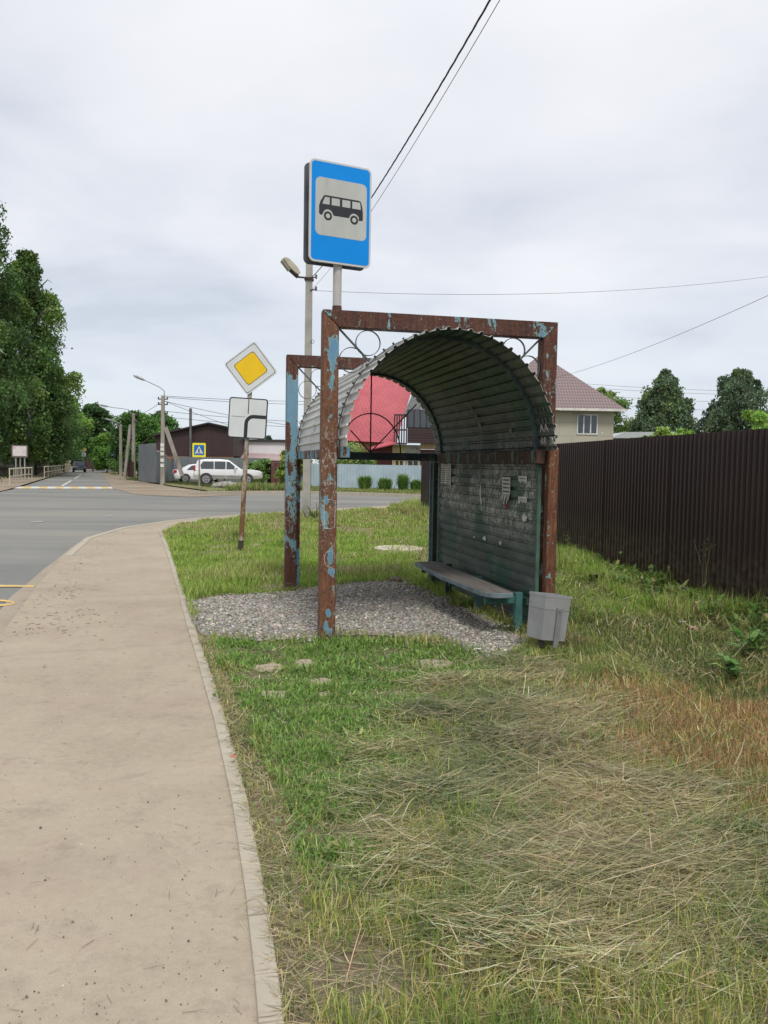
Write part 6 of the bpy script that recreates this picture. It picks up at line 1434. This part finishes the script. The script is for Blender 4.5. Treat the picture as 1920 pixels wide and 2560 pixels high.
for k, (px, py) in enumerate(((912, 1230), (962, 1230), (1007, 1231), (1040, 1232))):
    lab = ('first bushy green plant from the left before the pale blue fence', 'second bushy green plant before the pale blue fence', 'third bushy green plant before the pale blue fence', 'last bushy green plant, closest to the end of the brown fence')[k]
    b = D(px, py, 52.5); b.z = 0; rng = np.random.default_rng(400+k); sk = (1.1, .95, 1.25, .85)[k]; r = empty('bushy_plant', b, 0, lab, 'plant', 'bushy plants before the pale blue fence'); n = 1500
    P = np.stack([rng.normal(0, .13, n), rng.normal(0, .13, n), rng.uniform(0, .55, n)], 1)
    P[:, 2] *= sk; P[:, :2] *= (1.1, 1.25, .8, 1.0)[k]
    blades(P, rng.uniform(.18, .46, n)*sk, rng.uniform(.03, .05, n), np.arctan2(P[:, 1], P[:, 0])+rng.normal(0, .4, n), rng.uniform(.1, .7, n), rng.uniform(.1, .7, n), pick(n, [(.15, .27, .055), (.21, .34, .08), (.10, .19, .045)], rng), 'leaves', parent=r)
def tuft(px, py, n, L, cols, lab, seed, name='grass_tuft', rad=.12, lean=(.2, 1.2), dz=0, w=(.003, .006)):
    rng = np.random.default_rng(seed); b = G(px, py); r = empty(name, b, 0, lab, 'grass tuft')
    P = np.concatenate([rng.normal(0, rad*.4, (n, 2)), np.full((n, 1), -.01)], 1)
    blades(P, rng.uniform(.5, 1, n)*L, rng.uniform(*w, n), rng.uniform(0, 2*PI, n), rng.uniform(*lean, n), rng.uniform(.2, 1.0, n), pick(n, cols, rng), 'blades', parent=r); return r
tuft(1420, 1625, 420, .42, [(.20, .17, .085), (.14, .13, .06), (.26, .22, .12)], 'flattened brownish sedge tuft beside the litter bin', 1, rad=.2, lean=(.5, 1.4))
tuft(1310, 1640, 160, .16, GC, 'small green tuft at the gravel edge left of the bin', 2)
tuft(815, 1604, 90, .2, [(.16, .18, .06), (.24, .22, .1)], 'thin grass around the foot of the near rusty post', 3, rad=.14)
tuft(737, 1478, 160, .16, [(.10, .14, .04), (.2, .19, .09)], 'grass ringing the foot of the far blue post', 4, rad=.2)
tuft(590, 1345, 200, .4, [(.11, .19, .04), (.14, .21, .05)], 'tall green tuft left of the leaning sign post', 5, rad=.2)
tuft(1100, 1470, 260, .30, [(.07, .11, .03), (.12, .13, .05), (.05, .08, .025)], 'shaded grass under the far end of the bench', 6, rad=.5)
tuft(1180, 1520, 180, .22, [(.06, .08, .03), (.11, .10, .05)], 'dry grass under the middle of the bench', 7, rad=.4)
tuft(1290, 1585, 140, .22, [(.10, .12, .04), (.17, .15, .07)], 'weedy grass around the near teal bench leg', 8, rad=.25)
tuft(1030, 1290, 200, .45, [(.11, .15, .045), (.2, .19, .09)], 'grass tuft at the far end of the brown fence', 9, rad=.7, w=(.008, .016))
tuft(465, 1340, 300, .22, [(.12, .19, .04), (.17, .22, .06)], 'grass tuft at the far end of the kerb', 10, rad=.4, w=(.006, .012))
tuft(790, 1300, 90, .7, [(.06, .10, .03), (.09, .14, .04)], 'dark leggy weeds beside the concrete lamp pole', 11, rad=.4, w=(.015, .03))
# litter and clods
def lump(name, px, py, s, mat, lab, cat, seed, flat=.6, z=.0):
    mb = MB(); rock(mb, (0, 0, 0), s, seed, flat); o = mb.build(name, mat, None); q = G(px, py); o.location = (q.x, q.y, s*flat*.4+z); tag(o, lab, cat); return o
CLOD = M('dry_clod', (.17, .13, .095), (.10, .078, .055), 8, .95, bump=.5)
lump('earth_clod', 985, 1433, .20, CLOD, 'dark crumbly clod of earth beyond the gravel, the larger', 'clod', 61, .5); lump('earth_clod', 1000, 1440, .11, CLOD, 'smaller clod of earth beside the larger one', 'clod', 62, .6)
lump('earth_clod', 990, 1457, .13, CLOD, 'clod with pale crust at the far gravel edge', 'clod', 63, .5); lump('earth_clod', 668, 1362, .22, CLOD, 'brown clod in the grass right of the leaning sign', 'clod', 64, .4)
lump('earth_clod', 640, 1370, .13, M('pink_clod', (.30, .20, .15), None, 8, .9), 'pinkish brick-like clod near the leaning sign', 'clod', 65, .5)
def crumple(px, py, s, mat, lab, seed, name='litter_paper'):
    rr = random.Random(seed); mb = MB(); n = 5; g = [[(s*(i/(n-1)-.5)*2+rr.uniform(-.2, .2)*s, s*.7*(j/(n-1)-.5)*2+rr.uniform(-.2, .2)*s, .03+rr.uniform(0, .5)*s) for j in range(n)] for i in range(n)]
    vs = [p for row in g for p in row]; mb.add(vs, [(i*n+j, i*n+j+1, (i+1)*n+j+1, (i+1)*n+j) for i in range(n-1) for j in range(n-1)])
    o = mb.build(name, mat, None, fixn=False); q = G(px, py); o.location = (q.x, q.y, .02); o.rotation_euler = (0, 0, rr.uniform(0, 6)); sd = o.modifiers.new('t', 'SOLIDIFY'); sd.thickness = .0015; tag(o, lab, 'litter')
WLIT = M('litter_white', (.62, .61, .60), (.5, .5, .5), 20, .6)
crumple(1268, 1580, .035, M('litter_bluewhite', (.50, .58, .68), (.62, .62, .62), 30, .5), 'bluish white crumpled litter by the near bench leg', 1); crumple(1253, 1608, .04, WLIT, 'white scrap of litter on the gravel before the bin', 2)
crumple(1195, 1639, .03, WLIT, 'pale litter scrap at the near gravel edge', 3); crumple(1735, 1585, .06, M('litter_red', (.40, .05, .06), (.5, .4, .38), 14, .5), 'red and white wrapper lying in the weeds', 4, 'litter_wrapper'); crumple(1708, 1568, .035, WLIT, 'small white wrapper piece beside the red wrapper', 5, 'litter_wrapper')
crumple(582, 1916, .014, M('litter_orange', (.5, .12, .06), None, 14, .5), 'tiny orange-red scrap at the kerb edge', 6)
# straws and stones on the pavement
def straws():
    rng = np.random.default_rng(77); n = 60; P = []
    while len(P) < n:
        q = G(rng.uniform(-40, 700), rng.uniform(1560, 2560)); kx = np.interp(q.y, [p.y for p in kerb_line], [p.x for p in kerb_line]);
        if q.x < kx-.03: P.append((q.x, q.y, .004))
    P = np.array(P); o = blades(P, rng.uniform(.02, .07, n), rng.uniform(.0015, .0026, n), rng.uniform(0, 6, n), np.full(n, 1.52), rng.normal(0, .12, n), pick(n, [(.50, .42, .27), (.16, .12, .09), (.3, .24, .17)], rng), 'loose_straw', tipw=.7); struct(o, 'stuff')
    d = []
    while len(d) < 420:
        i = rng.integers(1, 7); t = rng.uniform(); q = pav_out[i].lerp(pav_out[i+1], t)+Vector((abs(rng.normal(0, .45))+.05, rng.normal(0, .1), 0)); d.append((q.x+.25*vnoise(np.array([[q.x, q.y]]), 2, 4)[0], q.y, .004))
    d = np.array(d); k = len(d); o = blades(d, rng.uniform(.015, .06, k), rng.uniform(.006, .016, k), rng.uniform(0, 6, k), np.full(k, 1.5), rng.normal(0, .2, k), pick(k, [(.24, .12, .08), (.30, .17, .11), (.34, .27, .15), (.16, .11, .08)], rng), 'fallen_catkins', tipw=.6); struct(o, 'stuff')
    m = 420; xs = []; 
    while len(xs) < m:
        q = G(rng.uniform(-60, 690), 1400+1180*rng.uniform(0, 1)); kx = np.interp(q.y, [p.y for p in kerb_line], [p.x for p in kerb_line]);
        if q.x < kx-.10: xs.append((q.x, q.y))
    P = np.array(xs); s = rng.gamma(2, .0007, m)+.0010; yaw = rng.uniform(0, 6, m); V = np.zeros((m, 8, 3))
    for lv, (z, rr) in enumerate(((0, 1), (1.1, .6))):
        for k in range(4): a = yaw+k*PI/2; V[:, lv*4+k] = np.stack([P[:, 0]+np.cos(a)*s*rr*rng.uniform(.7, 1.3, m), P[:, 1]+np.sin(a)*s*rr, .001+s*z], 1)
    b = np.arange(m)[:, None]*8; Q = np.concatenate([b+np.array([[k, (k+1) % 4, 4+(k+1) % 4, 4+k]]) for k in range(4)]+[b+np.array([[4, 5, 6, 7]])], 0)
    o = fast_mesh('pavement_grit', V.reshape(-1, 3), Q, np.repeat(pick(m, [(.11, .095, .08), (.17, .145, .12), (.25, .21, .17)], rng), 8, 0), M_attr('gravel_stone')); struct(o, 'stuff')
straws()
